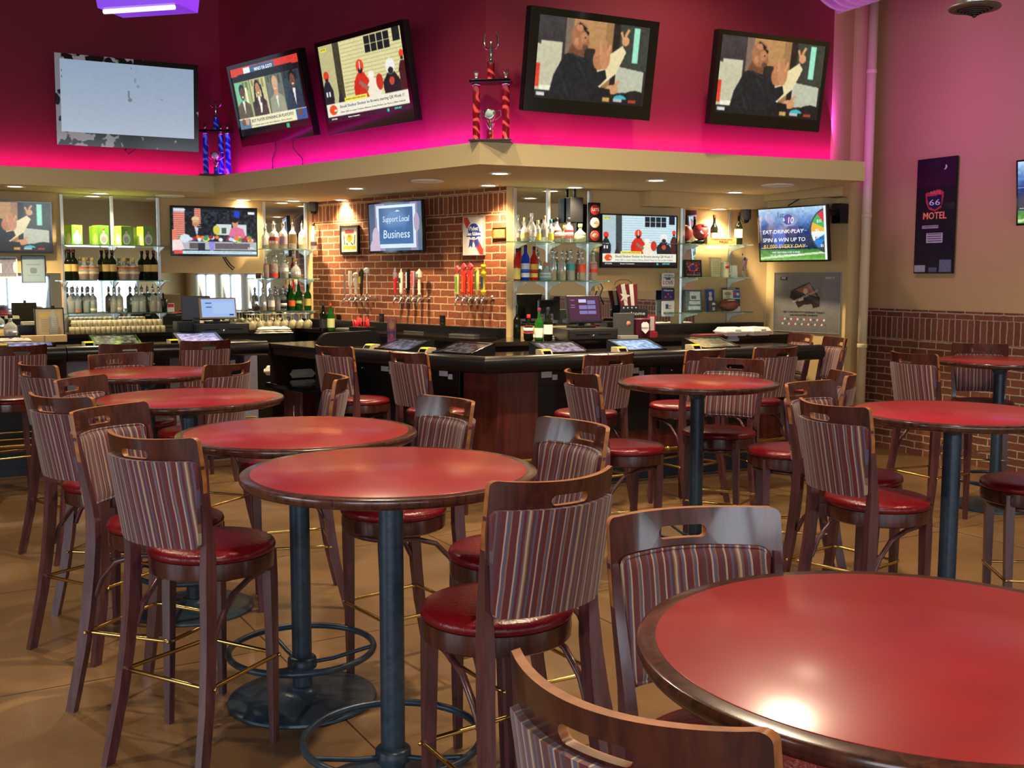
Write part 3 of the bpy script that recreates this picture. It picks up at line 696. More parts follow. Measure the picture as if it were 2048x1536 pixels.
def pic_panel():
    p = Pix(190, 120, (20, 22, 26)); p.rect(0, 0, 1, .12, (206, 60, 48)).rect(.2, .02, .32, .12, (230, 232, 240)).rect(.3, .01, .66, .12, (70, 96, 130)).rect(.1, .1, .9, .19, (22, 22, 26))
    bgc = [(150, 170, 110), (196, 190, 130), (104, 110, 96), (46, 62, 70)]
    for i in range(4):
        x = .02 + i * .24; p.rect(x, .2, x + .235, .74, bgc[i])
        for j in range(4): p.rect(x + .02 + j * .05, .22, x + .05 + j * .05, .3 + .04 * (j % 2), tuple(v * .7 for v in bgc[i]))
    p.rect(.03, .22, .14, .5, (110, 190, 150)).rect(.17, .3, .2, .55, (236, 230, 190))
    for (x, sk, su, hr, y) in ((.12, (96, 64, 46), (92, 80, 56), (30, 24, 20), .36), (.36, (176, 122, 86), (70, 44, 40), (36, 24, 20), .34), (.62, (206, 160, 124), (150, 148, 124), (206, 160, 124), .34), (.87, (110, 72, 52), (40, 52, 74), (26, 20, 18), .32)):
        p.poly([(x - .11, .74), (x - .10, y + .2), (x - .03, y + .13), (x + .03, y + .13), (x + .10, y + .2), (x + .11, .74)], su).poly([(x - .02, y + .13), (x + .02, y + .13), (x, .7)], (226, 224, 210)).ell(x, y - .02, .042, .1, hr).ell(x, y + .02, .036, .095, sk).ell(x, y + .07, .014, .012, (236, 226, 216))
    p.poly([(.31, .3), (.33, .3), (.31, .62), (.28, .6)], (30, 22, 20)).poly([(.4, .3), (.42, .3), (.44, .6), (.41, .6)], (30, 22, 20)).ell(.62, .46, .03, .05, (196, 146, 110)).line(.36, .7, .38, .56, .02, (236, 228, 216))
    p.rect(0, .74, 1, .9, (232, 226, 186)).rect(0, .76, .17, .9, (90, 120, 150)).ell(.06, .8, .03, .05, SKIN2).ell(.12, .8, .03, .05, SKIN).rect(.84, .75, 1, .9, (50, 90, 150)).ell(.9, .8, .03, .05, SKIN2).rect(0, .9, 1, 1, (18, 18, 22)).rect(.68, .92, .72, .98, (40, 180, 120))
    return p.noise(14, 3).blur(1)
def pic_show():
    p = Pix(160, 90, (30, 36, 46)); p.noise(50, 4, 3); p.rect(0, 0, 1, .03, (16, 18, 22))
    for x0, x1 in ((.02, .15), (.26, .34)):
        p.rect(x0, .02 if x0 > .2 else .1, x1, .74 if x0 < .2 else .34, (196, 96, 80))
        for i in range(16): p.rect(x0, .02 + i * .045, x1, .028 + i * .045, (226, 190, 180))
    p.rect(.02, .02, .15, .1, (186, 196, 206)).rect(.17, .2, .26, .7, (30, 26, 30)).rect(.0, .48, .05, .72, (224, 120, 100)).rect(.73, .06, .8, .2, (30, 60, 200)).rect(.9, .07, .98, .12, (226, 232, 238)).rect(.52, .34, .7, .58, (200, 214, 214)).rect(.58, .42, .64, .54, (60, 90, 70)).rect(.72, .34, .88, .6, (206, 214, 216)).ell(.52, .47, .04, .1, (206, 196, 70))
    p.poly([(.15, .66), (.18, .46), (.27, .4), (.36, .46), (.39, .7)], (30, 32, 38)).poly([(.26, .42), (.31, .42), (.29, .62)], (190, 200, 210)).ell(.275, .32, .04, .1, (206, 150, 120)).ell(.275, .25, .047, .06, (214, 190, 140)).rect(.24, .27, .32, .3, (190, 160, 110)).ell(.275, .365, .035, .04, (190, 130, 96))
    p.poly([(.66, .64), (.69, .44), (.75, .39), (.84, .44), (.88, .66)], (214, 110, 140)).ell(.745, .32, .036, .1, (200, 144, 116)).ell(.745, .25, .038, .06, (36, 28, 28)).rect(0, .72, 1, .9, (170, 176, 180)).poly([(.0, .7), (.1, .68), (.14, .9), (0, .93)], (232, 210, 208)).rect(.5, .76, .92, .88, (96, 84, 88)).rect(.2, .76, .32, .88, (96, 84, 88))
    r = random.Random(4)
    for i in range(46):
        x = .1 + .86 * r.random(); y = .62 + .1 * r.random(); p.ell(x, y, .02 + .02 * r.random(), .04, r.choice([(226, 232, 236), (60, 110, 190), (230, 120, 40), (150, 40, 60), (60, 150, 90), (236, 214, 80), (196, 206, 220), (180, 50, 50)]))
    p.ell(.15, .66, .06, .09, (206, 216, 226)).poly([(.42, .72), (.5, .72), (.48, .92), (.44, .92)], (140, 130, 220)).rect(.3, .76, .38, .9, (40, 44, 60)).rect(.02, .92, 1, .985, (196, 226, 232)).rect(.02, .91, .12, .985, (220, 70, 70))
    return p.noise(10, 3).blur(1)
def pic_local():
    p = Pix(120, 72, (84, 104, 134)); p.grad(0, 0, .25, 1, (70, 88, 114), (96, 112, 136)).rect(.12, 0, .3, 1, (150, 136, 166)).rect(.78, 0, .92, 1, (140, 126, 158)).poly([(.14, .04), (.88, .04), (.88, .94), (.16, .94)], (206, 222, 244)).grad(.19, .10, .83, .86, (52, 88, 138), (66, 108, 160))
    p.ell(.52, .42, .2, .26, (66, 108, 162)).ell(.12, .72, .07, .22, (196, 176, 196)).ell(.1, .95, .1, .2, (196, 176, 196)).ell(.9, .42, .05, .2, (170, 150, 176)).ell(.55, .17, .04, .012, (230, 226, 210))
    return p.noise(6)
def pic_wheel():
    p = Pix(160, 98, (40, 70, 130)); p.grad(0, 0, 1, .25, (176, 206, 230), (90, 130, 190)).grad(0, .25, 1, .45, (90, 130, 190), (28, 50, 110)).grad(0, .45, 1, .8, (28, 50, 110), (20, 40, 60)).grad(0, .8, 1, 1, (60, 120, 60), (120, 180, 80)); p.noise(26, 5, 8)
    p.ell(.3, .55, .1, .2, (60, 100, 190)).line(.0, .96, 1, .86, .02, (196, 220, 170)).line(0, .42, .72, .44, .005, (130, 160, 200)).line(.02, .76, .72, .74, .005, (190, 200, 220))
    cx, cy, rx, ry = 1.04, .46, .26, .40; p.ell(cx, cy, rx + .02, ry + .03, (60, 66, 74)); cols = [(40, 130, 210), (226, 232, 236), (226, 176, 60), (60, 170, 90), (210, 50, 60)]
    for i, c in enumerate(cols):
        a0, a1 = 140 + i * 26 - 14, 140 + (i + 1) * 26 - 14; p.poly([(cx, cy)] + [(cx + rx * math.cos(R(a)), cy + ry * math.sin(R(a))) for a in (a0, a0 + 6.5, a0 + 13, a0 + 19.5, a1)], c)
    p.ell(.46, .22, .13, .13, (120, 150, 190)).ell(.45, .22, .07, .1, (30, 70, 150)).rect(.965, 0, 1, 1, (226, 236, 240))
    return p.noise(6)
def pic_blank():
    p = Pix(120, 70, (142, 158, 178)); p.grad(0, 0, 1, 1, (134, 152, 174), (156, 168, 184)); p.ell(.5, .42, .012, .05, (110, 122, 132)).ell(.51, .5, .018, .025, (104, 116, 126)).ell(.55, .22, .008, .04, (120, 134, 150)).ell(.57, .3, .01, .03, (120, 134, 150)).ell(.52, .06, .004, .012, (110, 120, 134)).ell(.75, .46, .008, .01, (120, 130, 144)).ell(.01, .16, .005, .012, (90, 100, 116)).ell(.01, .24, .005, .012, (90, 100, 116))
    return p.noise(3)

def patchy():  # pale patches are reflections painted into the bezel colour
    m = mat('black bezel with painted reflections', (10, 10, 12), .12); N, L, b = nodes(m); tc = N.new('ShaderNodeTexCoord'); n = N.new('ShaderNodeTexNoise'); n.inputs['Scale'].default_value = 9; n.inputs['Detail'].default_value = 2
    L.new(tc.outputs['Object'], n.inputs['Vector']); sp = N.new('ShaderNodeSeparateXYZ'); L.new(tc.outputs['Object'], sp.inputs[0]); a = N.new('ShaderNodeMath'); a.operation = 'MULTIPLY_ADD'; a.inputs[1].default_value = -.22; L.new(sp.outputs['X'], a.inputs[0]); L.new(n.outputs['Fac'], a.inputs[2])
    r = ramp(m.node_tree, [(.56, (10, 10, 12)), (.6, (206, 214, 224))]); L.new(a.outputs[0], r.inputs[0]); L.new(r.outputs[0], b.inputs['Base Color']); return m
BEZ = mat('glossy black bezel', (7, 7, 9), .08, coat=.5)
def make_tv(label, fr, u, z, yaw, tilt, W, H, gap, pic, bz=(.035, .035, .09), th=.07, arm=True, group=None, texts=(), bezmat=None):
    p = fr.at(u, gap, z); t = thing('wall_television', label, 'television', tuple(p), fr.deg + yaw, group); t.rotation_euler = (R(tilt), 0, R(fr.deg + yaw))
    bs, bt, bb = bz; x0, x1, z0, z1 = -W / 2 + bs, W / 2 - bs, -H / 2 + bb, H / 2 - bt
    b = B(); b.box(-W / 2, W / 2, .012, th, -H / 2, H / 2, .006); b.box(-W * .36, W * .36, th, th + .03, -H * .36, H * .3, .01); b.build('housing', BLACK, t)
    b = B()
    for a in ((-W / 2, W / 2, z1, H / 2), (-W / 2, W / 2, -H / 2, z0), (-W / 2, x0, z0, z1), (x1, W / 2, z0, z1)): b.box(a[0], a[1], 0, .013, a[2], a[3])
    b.build('bezel', bezmat or BEZ, t)
    pic.mesh('screen', x1 - x0, z1 - z0, SCRN, t, ((x0 + x1) / 2, .006, (z0 + z1) / 2))
    if arm:
        b = B(); g = gap; b.box(-.035, .035, th + .02, g - .005, -.04, .04); b.box(-.11, .11, g - .02 if False else th + .025, th + .04, -.12, .12)
        o = b.build('mount_arm', BLACK, t)
    for (body, fx, fz, h, c, kw) in texts:
        kw = dict(kw); wd = kw.pop('w', None)
        text('caption', body, h, glow(c, .85), t, (x0 + fx * (x1 - x0), .003, z1 - fz * (z1 - z0)), align=kw.pop('al', 'CENTER'), width=wd * (x1 - x0) if wd else None, depth=.0006, **kw)
    return t
G4 = 'screens showing the clapping spectator'
make_tv('large blank pale grey screen on the left red wall', RL, -.918, 3.183, -4.5, 5.2, 1.211, .775, .3, pic_blank(), (.04, .045, .115), bezmat=patchy())
make_tv('tilted television with four talk show guests, beside the blue trophy', RM, 1.351, 3.149, .5, 11.6, 1.129, .698, .3, pic_panel(), texts=[('WHO YA GOT?', .5, .075, .028, (250, 250, 250), {}), ('BEST PLAYER REMAINING IN PLAYOFFS?', .5, .80, .026, (30, 34, 60), dict(w=.62)), ('# 1 seeded team vs the final defenders, 50 to minutes', .48, .865, .012, (50, 50, 60), dict(w=.6))])
QBT = lambda c: [('Should Shedeur Sheduer be Browns starting QB Week 1?', .56, .815, .022, c, dict(w=.78)), ('Other QBs on roster: Dickson Watson, Kenny Pickett, Joe Flacco, Dillon Gabriel', .56, .885, .012, c, dict(w=.78)), ('NORTH WATCHER UPON', .38, .738, .012, (60, 50, 20), dict(w=.24)), ('SPTCNTR', .08, .96, .012, (230, 230, 230), {}), ('Browns v Commanders', .33, .96, .011, (230, 230, 230), {}), ('ESPN BET', .86, .96, .014, (90, 220, 190), {}), ('GET UP', .06, .055, .012, (40, 40, 20), {})]
make_tv('tilted television with orange helmeted football players above the counter', RM, 2.694, 3.142, -.5, 9.8, 1.129, .714, .3, pic_qb(), texts=QBT((40, 40, 50)) + [('3', 1.01, 1.05, .03, (190, 180, 220), {})])
b_ = dict(texts=[('ESPN2', .06, .955, .014, (220, 220, 220), {})])
make_tv('television with a clapping bald spectator, right of the red trophy', RR, .696, 3.151, 5.1, 9.4, 1.059, .696, .3, pic_clap(), (.075, .05, .095), **b_)
make_tv('television with a clapping bald spectator, farthest right on the red wall', RR, 2.212, 3.136, 3.3, 8.4, 1.049, .682, .3, pic_clap(), **b_, )
make_tv('television with clapping hands cut by the left edge, above framed certificates', WL, -3.034, 2.105, 1.8, 3, .875, .48, .1, pic_clap(), (.012, .012, .02), .04)
make_tv('television showing two men at a desk of football helmets, left bar wall', WL, -1.066, 2.104, -.7, 1, .875, .50, .1, pic_show(), (.012, .012, .018), .04, texts=[('ESPN', .93, .86, .02, (240, 240, 240), {}), ('THE PAT SHOW', .09, .06, .016, (240, 240, 240), dict(w=.14)), ('conference title game set for Saturday after late field goal returns home', .55, .953, .012, (40, 60, 80), dict(w=.8))])
make_tv('television with chalkboard slogan hung on the brick wall', WM, 1.66, 2.122, -1, 2.1, .838, .483, .2, pic_local(), (.012, .014, .02), .04, texts=[('Support Local', .52, .34, .055, (206, 226, 244), dict(w=.5, shear=.1)), ('Business', .52, .66, .078, (206, 226, 244), dict(w=.5, shear=.1))])
make_tv('television with football players on the right bar wall beside the badge sign', WR, 1.323, 1.982, 0, -1, .831, .49, .1, pic_qb(.9), (.012, .012, .02), .04, texts=QBT((40, 50, 70)))
make_tv('television advertising a prize wheel on the short end wall', WS, .592, 2.053, -3, 6, .845, .512, .35, pic_wheel(), (.012, .012, .016), .04, texts=[('1st', .33, .13, .048, (20, 50, 120), dict(shear=.2)), ('&', .39, .22, .03, (230, 240, 250), {}), ('10', .48, .24, .055, (250, 250, 250), dict(shear=.2)), ('EAT-DRINK-PLAY', .36, .45, .036, (240, 244, 250), dict(w=.62, shear=.15)), ('SPIN & WIN UP TO', .37, .61, .036, (240, 244, 250), dict(w=.64, shear=.15)), ('$1,000 EVERY DAY', .37, .735, .034, (232, 190, 90), dict(w=.64, shear=.15)), ('ANY NATURAL 4 OF A KIND', .40, .85, .017, (230, 236, 240), dict(w=.42)), ("OF 5'S - K'S = ONE WHEEL SPIN", .39, .905, .015, (230, 236, 240), dict(w=.46)), ('$5', .87, .46, .03, (240, 246, 250), {}), ('$1,000', .9, .6, .028, (40, 60, 90), dict(w=.13)), ('$15', .9, .28, .026, (240, 246, 250), {}), ('$5', .93, .74, .024, (240, 246, 250), {})])
t = make_tv('television at the right edge of the photo, only its side showing', WE, 2.30, 2.345, 0, 4, .85, .53, .15, pic_wheel(), (.012, .014, .02), .04)
b = B(); b.box(-.05, .05, .01, .13, -.09, .09, .01); b.box(-.012, .012, -.2, .01, -.02, .02)
o = put(b.build('cable_box', BLACK), WS, 0); p = WS.px(1686, 426, .14); o.location = WS.at(.93, .16, p[1]); tag(o, 'small black box on the wall edge right of the prize wheel television', 'cable box')

# ------------------------------------------------------------------ the bar counter
TOPM = mat('dark counter top', (34, 27, 24), .14, coat=.5, var=.3, vscale=30)
def sweep(b, prof, u0, u1, k0=0, k1=0, mi=0, smooth=True):
    """profile of (v,z) extruded along u; ends are mitred by k*v"""
    n = len(prof); vs = [(u0 + k0 * v, -v, z) for v, z in prof] + [(u1 + k1 * v, -v, z) for v, z in prof]
    fs = [tuple(range(n))[::-1], tuple(range(n, 2 * n))] + [(i, (i + 1) % n, n + (i + 1) % n, n + i) for i in range(n)]
    b._add(vs, fs, smooth, mi); return b
TM = math.tan(R(33.5))
def nose(cv=-.02, cz=1.022, rv=.072, rz=.064):
    return [(cv + rv * math.cos(R(a)), cz + rz * math.sin(R(a))) for a in range(-180, 180, 15)]
LR, LM_, LLn = 3.16, 1.78, 6.0
BARF = mat('black bar panel', (15, 15, 18), .3)
KICK = mat('blue black kick panel', (22, 34, 48), .4)
PALE = mat('pilaster with painted sheen', (150, 150, 166), .3)  # pale grey-blue stands in for windows mirrored in glossy mahogany
def bar_run(label, fr, u0, u1, k0, k1, cuts, pil, cabs, grp='bar counter runs'):
    t = thing('bar_counter', label, 'bar counter', (fr.o.x, fr.o.y, 0), fr.deg, grp)
    b = B(); sweep(b, [(-.02, 1.03), (-.02, 1.068), (-.60, 1.068), (-.60, 1.03)], u0, u1, k0, k1, smooth=False); b.build('worktop', TOPM, t)
    ends = [u0] + cuts + [u1]
    for i in range(len(ends) - 1):
        b = B(); a, c = ends[i] + (.004 if i else 0), ends[i + 1] - (.004 if i < len(ends) - 2 else 0)
        sweep(b, nose(), a, c, k0 if i == 0 else 0, k1 if i == len(ends) - 2 else 0)
        b.build('padded_armrest', LEATH, t, auto=50)
    b = B(); sweep(b, [(-.34, .2), (-.34, 1.03), (-.40, 1.03), (-.40, .2)], u0 + .02, u1 - .02, k0, k1, smooth=False); b.build('front_panel', WOODH, t)
    b = B(); sweep(b, [(-.37, 0), (-.37, .2), (-.42, .2), (-.42, 0)], u0 + .02, u1 - .02, k0, k1, smooth=False); b.build('kick_panel', KICK, t)
    for (a, c) in pil:
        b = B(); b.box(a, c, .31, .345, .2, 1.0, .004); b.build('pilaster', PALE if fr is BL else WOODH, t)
    for (a, c, zb, lab) in cabs:
        b = B(); b.box(a, c, .29, .36, zb, .985, .004); b.box(a + .02, c - .02, .283, .29, .84, .965, .002); b.box(a + .02, c - .02, .285, .29, zb + .02, .825, .002)
        for i in range(5): b.box(a + .05, a + .12, .279, .286, .74 - i * .022, .746 - i * .022)
        cb = b.build('machine_cabinet', BARF, t)
        b = B(); b.m = Matrix.Translation((c - .1, .282, .9)) @ Matrix.Rotation(R(90), 4, 'X'); b.lathe([(.009, 0), (.009, .008), (.004, .01)], 14); b.m = Matrix.Translation((a + .1, .282, .9)) @ Matrix.Rotation(R(90), 4, 'X'); b.lathe([(.009, 0), (.009, .008), (.004, .01)], 14); b.build('lock', CHROME, cb)
        if lab: b = B(); b.box(c - lab - .09, c - lab, .2795, .283, .885, .935); b.box(c - lab + .005, c - lab + .05, .2795, .283, .865, .905); b.build('sticker', ink((206, 212, 220)), cb)
    b = B()
    for z, v in ((.285, -.12), ) + (((.385, -.22), (.33, -.2)) if fr is BL else ()): b.tube([(u0 + .05, -v, z), (u1 - .05, -v, z)], .019 if z < .3 else .008, 10)
    m_ = int((u1 - u0) / .9)
    for i in range(m_):
        uu = u0 + .3 + i * (u1 - u0 - .4) / max(1, m_ - 1); b.tube([(uu, .12, .285), (uu, .25, .27), (uu, .37, .26)], .011, 8)
        b.m = Matrix.Identity(4); b.sphere((uu, .12, .285), .027, 10, 8, sc=(1, 1, 1))
    o = b.build('foot_rail', BRASS, t, auto=50); o['label'] = 'brass foot rail'
    return t
bR = bar_run('right run of the black bar counter with padded edge', BR, 0, LR, -TM, 0, [1.02, 2.1], [(2.75, 2.95)], [(.42, 1.0, .42, .3), (1.02, 1.62, .42, .12), (1.72, 2.3, .42, .2), (2.32, 2.7, .42, 0)])
bM = bar_run('middle run of the black bar counter in front of the brick wall', BM, -LM_, 0, 0, TM, [-.95], [], [(-1.72, -1.2, .12, .1), (-1.18, -.52, .12, .12)])
bLft = bar_run('left run of the black bar counter under the bottle shelves', BL, -LLn, 0, 0, 0, [-4.0, -1.66], [(-3.35, -3.22), (-1.62, -1.42), (-.78, -.62), (-.12, 0)], [(-2.3, -1.68, .3, .3), (-1.38, -.82, .3, 0), (-.58, -.16, .3, .1)])
# mahogany post under the bar corner
b = B(); K = Vector((-.108, 7.95)); e0 = K + unit(140) * .342; e1 = K + unit(27) * .342; k2 = e1 + Vector((-.1, .35)); k3 = e0 + Vector((.1, .3))
iR = Vector((-.454, .891)) * .08; iM = Vector((.643, .766)) * .035
b.prism([tuple(K), tuple(e1), tuple(e1 + iR), (K.x + .03, K.y + .06), tuple(e0 + iM), tuple(e0)], 0, .955)
tag(b.build('corner_post', WOODH), 'tall mahogany veneer post under the corner of the bar', 'post')
# black partition at the left end of the middle run
fp = BM.at(-LM_ - .02, .03); F_P = Frame(fp.x, fp.y, 50)
b = B(); pr = [(0, 0)] + [(.12 - .12 * math.cos(R(a)), 1.07 + .12 * math.sin(R(a))) for a in range(0, 91, 15)] + [(.60 + .1 * math.sin(R(a)), 1.09 + .1 * math.cos(R(a))) for a in range(0, 91, 15)] + [(.7, 0)]
b.prism(pr, 0, .05, axis='Y'); bmesh.ops.bevel(b.bm, geom=list(b.bm.edges), offset=.006, segments=2, affect='EDGES')
tag(put(b.build('end_partition', BLACK, auto=40), F_P, 0), 'black rounded partition panel at the left end of the middle counter', 'partition')
# hinged flap bridging left run and the partition, with the shelf and cupboard below
pf = BL.at(-.02, -.02); t = thing('counter_flap', 'dark counter flap between the left counter and the black partition', 'counter flap', (pf.x, pf.y, 0), 0)
d = Vector((fp.x, fp.y)) - Vector(pf.xy); a_ = math.degrees(math.atan2(d.y, d.x)); t.rotation_euler = (0, 0, R(a_)); Lf = d.length
b = B(); b.box(.0, Lf + .08, .02, .58, 1.03, 1.066, .004); b.build('worktop', TOPM, t)
b = B(); b.box(.0, Lf + .02, .52, .55, .1, 1.03); b.box(0, .03, .05, .52, .1, 1.03); b.box(.1, Lf - .1, .03, .06, .97, 1.03); b.build('apron', mat('dark brown panel', (40, 22, 22), .4), t)
b = B(); b.box(.22, Lf + .04, -.12, .5, .70, .74, .006); b.build('lower_shelf', BLACKG, t)
b = B(); b.box(.30, .62, .02, .48, .04, .70, .004); cu = b.build('cupboard', WOODH, t)
b = B(); b.tube([(.52, .015, .4), (.52, -.01, .41), (.52, -.01, .55), (.52, .015, .56)], .006, 8); b.build('handle', CHROME, cu, auto=60)
FOAM = mat('white foam', (222, 216, 206), .6, bump=.05, bscale=60)
def foam_box(loc, rz, label, s=1, grp='foam takeaway boxes'):
    t = thing('takeaway_box', label, 'takeaway box', loc, rz, grp)
    def frus(b, z0, z1, a, c): b.bar([((0, 0, z0), a, a), ((0, 0, z1), c, c)])
    b = B(); frus(b, 0, .032 * s, .095 * s, .115 * s); b.box(-.12 * s, .12 * s, -.12 * s, .12 * s, .032 * s, .037 * s); b.build('tray', FOAM, t, auto=30)
    b = B(); b.box(-.12 * s, .12 * s, -.12 * s, .12 * s, .038 * s, .043 * s); frus(b, .043 * s, .075 * s, .112 * s, .09 * s); b.box(-.03 * s, .03 * s, -.124 * s, -.11 * s, .03 * s, .06 * s); b.build('lid', FOAM, t, auto=30)
    return t
for (x, y), rz, lb in (((552, 752), 12, 'left white foam takeaway box on the low shelf left of the black partition'), ((596, 757), 30, 'right white foam takeaway box on the low shelf left of the black partition')):
    p = atz(x, y, .74); p = Vector((p.x * 1.012, p.y * 1.012 + .05, .741)); foam_box(p, rz, lb)
p = atz(600, 767, .741); b = B(); b.lathe([(.004, 0), (.004, .14), (.006, .15), (.006, .19)], 10); o = b.build('ballpoint_pen', CHROME, auto=40); o.rotation_euler = (R(90), 0, R(75)); o.location = p + Vector((.03, .03, .007)); tag(o, 'silver pen lying on the low shelf by the foam boxes', 'pen')

# counters along the back walls
def back_run(label, fr, u0, u1, k0, k1, v, kn, splash=None):
    t = thing('back_counter', label, 'counter', (fr.o.x, fr.o.y, 0), fr.deg, 'counters along the back walls')
    b = B(); sweep(b, [(.002, 1.085), (.002, 1.12), (v, 1.12), (v, 1.085)], u0, u1, k0, k1, smooth=False); b.build('worktop', TOPM, t)
    b = B(); sweep(b, [(.002, 0), (.002, 1.085), (v - .03, 1.085), (v - .03, 0)], u0, u1, k0, k1, smooth=False)
    cb = b.build('cabinet', BLACK, t)
    for q in kn: b = B(); b.m = Matrix.Translation((q, -v + .03, .98)) @ Matrix.Rotation(R(90), 4, 'X'); b.lathe([(.008, 0), (.01, .012), (.003, .014)], 12); b.build('knob', CHROME, cb)
    if splash: b = B(); sweep(b, [(.002, 1.12), (.002, splash[2]), (.13, splash[2]), (.13, 1.12)], splash[0], splash[1], 0, 0, smooth=False); b.build('backsplash', BARF, t)
    return t
back_run('left back counter under the mirrors, carrying the glasses', WL, -6.1, 0, 0, -.769, .6, [-2.6, -1.8])
back_run('middle back counter under the beer taps', WM, 0, 2.977, .769, 0, .42, [3.2], (.0, 2.97, 1.2))
K0 = -.44 / .61
back_run('right back counter carrying the dark register', WR, 0, 2.76, K0, 0, .61, [.35, 1.2, 1.9], (1.25, 2.76, 1.21))
# ------------------------------------------------------------------ mirrors, shelves
def slab(name, fr, xa, xb, ya, yb, v0, v1, m, label, cat, group=None, xr=None):
    """a flat panel on a wall from photo edges; v0..v1 its thickness"""
    u0, z1 = fr.px(xa, ya, v1); u1 = fr.px(xb, (ya + yb) / 2, v1)[0]; z0 = fr.px((xa + xb) / 2, yb, v1)[1]; z1 = fr.px((xa + xb) / 2, ya, v1)[1]
    b = B(); b.box(u0, u1, -v1, -v0, z0, z1); return tag(put(b.build(name, m), fr, 0), label, cat, group)
slab('wall_mirror', WL, 125, 319, 391, 650, .001, .008, MIRROR, 'tall mirror behind the left glass shelves with the green boxes', 'mirror')
slab('wall_mirror', WL, 527, 614, 405, 650, .001, .008, MIRROR, 'narrow mirror behind the bottle shelves next to the brick wall', 'mirror')
slab('wall_mirror', WL, -60, 123, 546, 655, .001, .008, MIRROR, 'low mirror left of the glass shelves with the green boxes', 'mirror')
slab('wall_mirror', WL, 321, 525, 546, 655, .001, .008, MIRROR, 'low mirror under the talk show television, behind the blue register screen', 'mirror')
slab('wall_mirror', WR, 1029, 1178, 376, 650, .001, .008, MIRROR, 'tall mirror behind the tequila bottle shelves right of the bricks', 'mirror')
slab('wall_mirror', WR, 1181, 1341, 581, 655, .001, .008, MIRROR, 'low mirror behind the star striped hat sign', 'mirror')
slab('wall_mirror', WR, 1362, 1391, 415, 648, .001, .008, MIRROR, 'narrow mirror strip at the left of the trophy shelves', 'mirror')
RAIL = mat('slotted steel upright', (205, 205, 200), .35, .8)
BRK = mat('white shelf bracket', (226, 234, 228), .4)
UNITS = {}
def unit_shelves(key, fr, x0, x1, ys, posts, dep, wh, cat='glass shelf'):
    zs = []
    for i, px_ in enumerate(posts):
        u = fr.px(px_, 520, .02)[0]; b = B(); b.box(u - .014, u + .014, -.026, -.009, 1.125, min(2.43, fr.px(px_, 376, .02)[1] + .0 if key == 'R' else 2.43), .002)
        tag(put(b.build('shelf_upright', RAIL), fr, 0), 'slotted steel upright, %s of the %s' % (('left', 'middle', 'right')[i] if len(posts) == 3 else ('left', 'right')[i] if len(posts) == 2 else 'single', wh), 'shelf upright')
    for k, y in enumerate(ys):
        u0 = fr.px(x0, y, dep)[0]; u1 = fr.px(x1, y, dep)[0]; z = fr.px((x0 + x1) / 2, y, dep)[1]; zs.append(z)
        t = thing('glass_shelf', '%s green edged glass shelf of the %s' % (('top', 'middle', 'bottom')[k] if len(ys) == 3 else ('upper', 'lower')[k], wh), 'shelf', (*fr.at(0).xy, z), fr.deg)
        b = B(); b.box(u0, u1, -dep, -.03, -.009, 0, .002); b.build('glass_pane', GLASSG, t)
        for px_ in posts:
            u = fr.px(px_, 520, .02)[0]
            if not u0 - .02 <= u <= u1: continue
            b = B(); b.prism([(-.027, -.011), (-dep * .86, -.011), (-dep * .86, -.022), (-.06, -.06), (-.027, -.10)], u - .007, u + .007, axis='X'); b.build('bracket', BRK, t)
    UNITS[key] = (fr, zs, dep); return zs
unit_shelves('L', WL, 125, 345, (490, 561, 626), (127, 227, 319), .27, 'left mirrored unit')
unit_shelves('N', WL, 524, 640, (498, 557, 622), (530, 613), .27, 'narrow mirrored unit by the bricks')
unit_shelves('R', WR, 1018, 1219, (484, 561.5), (1030, 1097, 1179), .27, 'tequila shelf unit')
unit_shelves('S', WR, 1356, 1507, (488, 554.5, 624), (1366, 1458), .30, 'trophy shelf unit')
def spot(key, row, px_, v=None):
    fr, zs, dep = UNITS[key]; v = v or dep * .55; z = zs[row]; u = fr.px(px_, 520, v)[0]; return fr.at(u, v, z + .0005)

# ------------------------------------------------------------------ bottles
GL = {'clear': mat('clear bottle glass', (238, 244, 242), .04, trans=.78, ior=1.36), 'green': mat('green bottle glass', (40, 120, 40), .05, trans=.6, ior=1.3), 'dark': mat('dark bottle glass', (22, 26, 14), .06, trans=.2, ior=1.3), 'blue': mat('blue bottle', (24, 60, 190), .08, trans=.3, ior=1.3), 'red': mat('red bottle', (190, 40, 34), .1, trans=.25, ior=1.3), 'teal': mat('pale teal bottle', (170, 206, 206), .08, trans=.5, ior=1.3)}
SHAPE = {'std': lambda h, r: [(r * .9, 0), (r, .006), (r, h * .6), (r * .85, h * .68), (r * .4, h * .76), (r * .34, h * .8), (r * .34, h * .97), (r * .4, h * .98), (r * .4, h)],
 'tall': lambda h, r: [(r * .9, 0), (r, .006), (r, h * .64), (r * .8, h * .72), (r * .42, h * .8), (r * .36, h)],
 'squat': lambda h, r: [(r * .7, 0), (r * .95, .01), (r, h * .3), (r * .85, h * .52), (r * .4, h * .66), (r * .26, h * .74), (r * .26, h * .96), (r * .32, h)],
 'wine': lambda h, r: [(r * .9, 0), (r, .006), (r, h * .56), (r * .8, h * .63), (r * .4, h * .72), (r * .34, h * .78), (r * .34, h)],
 'crown': lambda h, r: [(r * .6, 0), (r * .8, .006), (r, h * .42), (r * .95, h * .52), (r * .5, h * .68), (r * .28, h * .76), (r * .28, h)]}
BC = {}
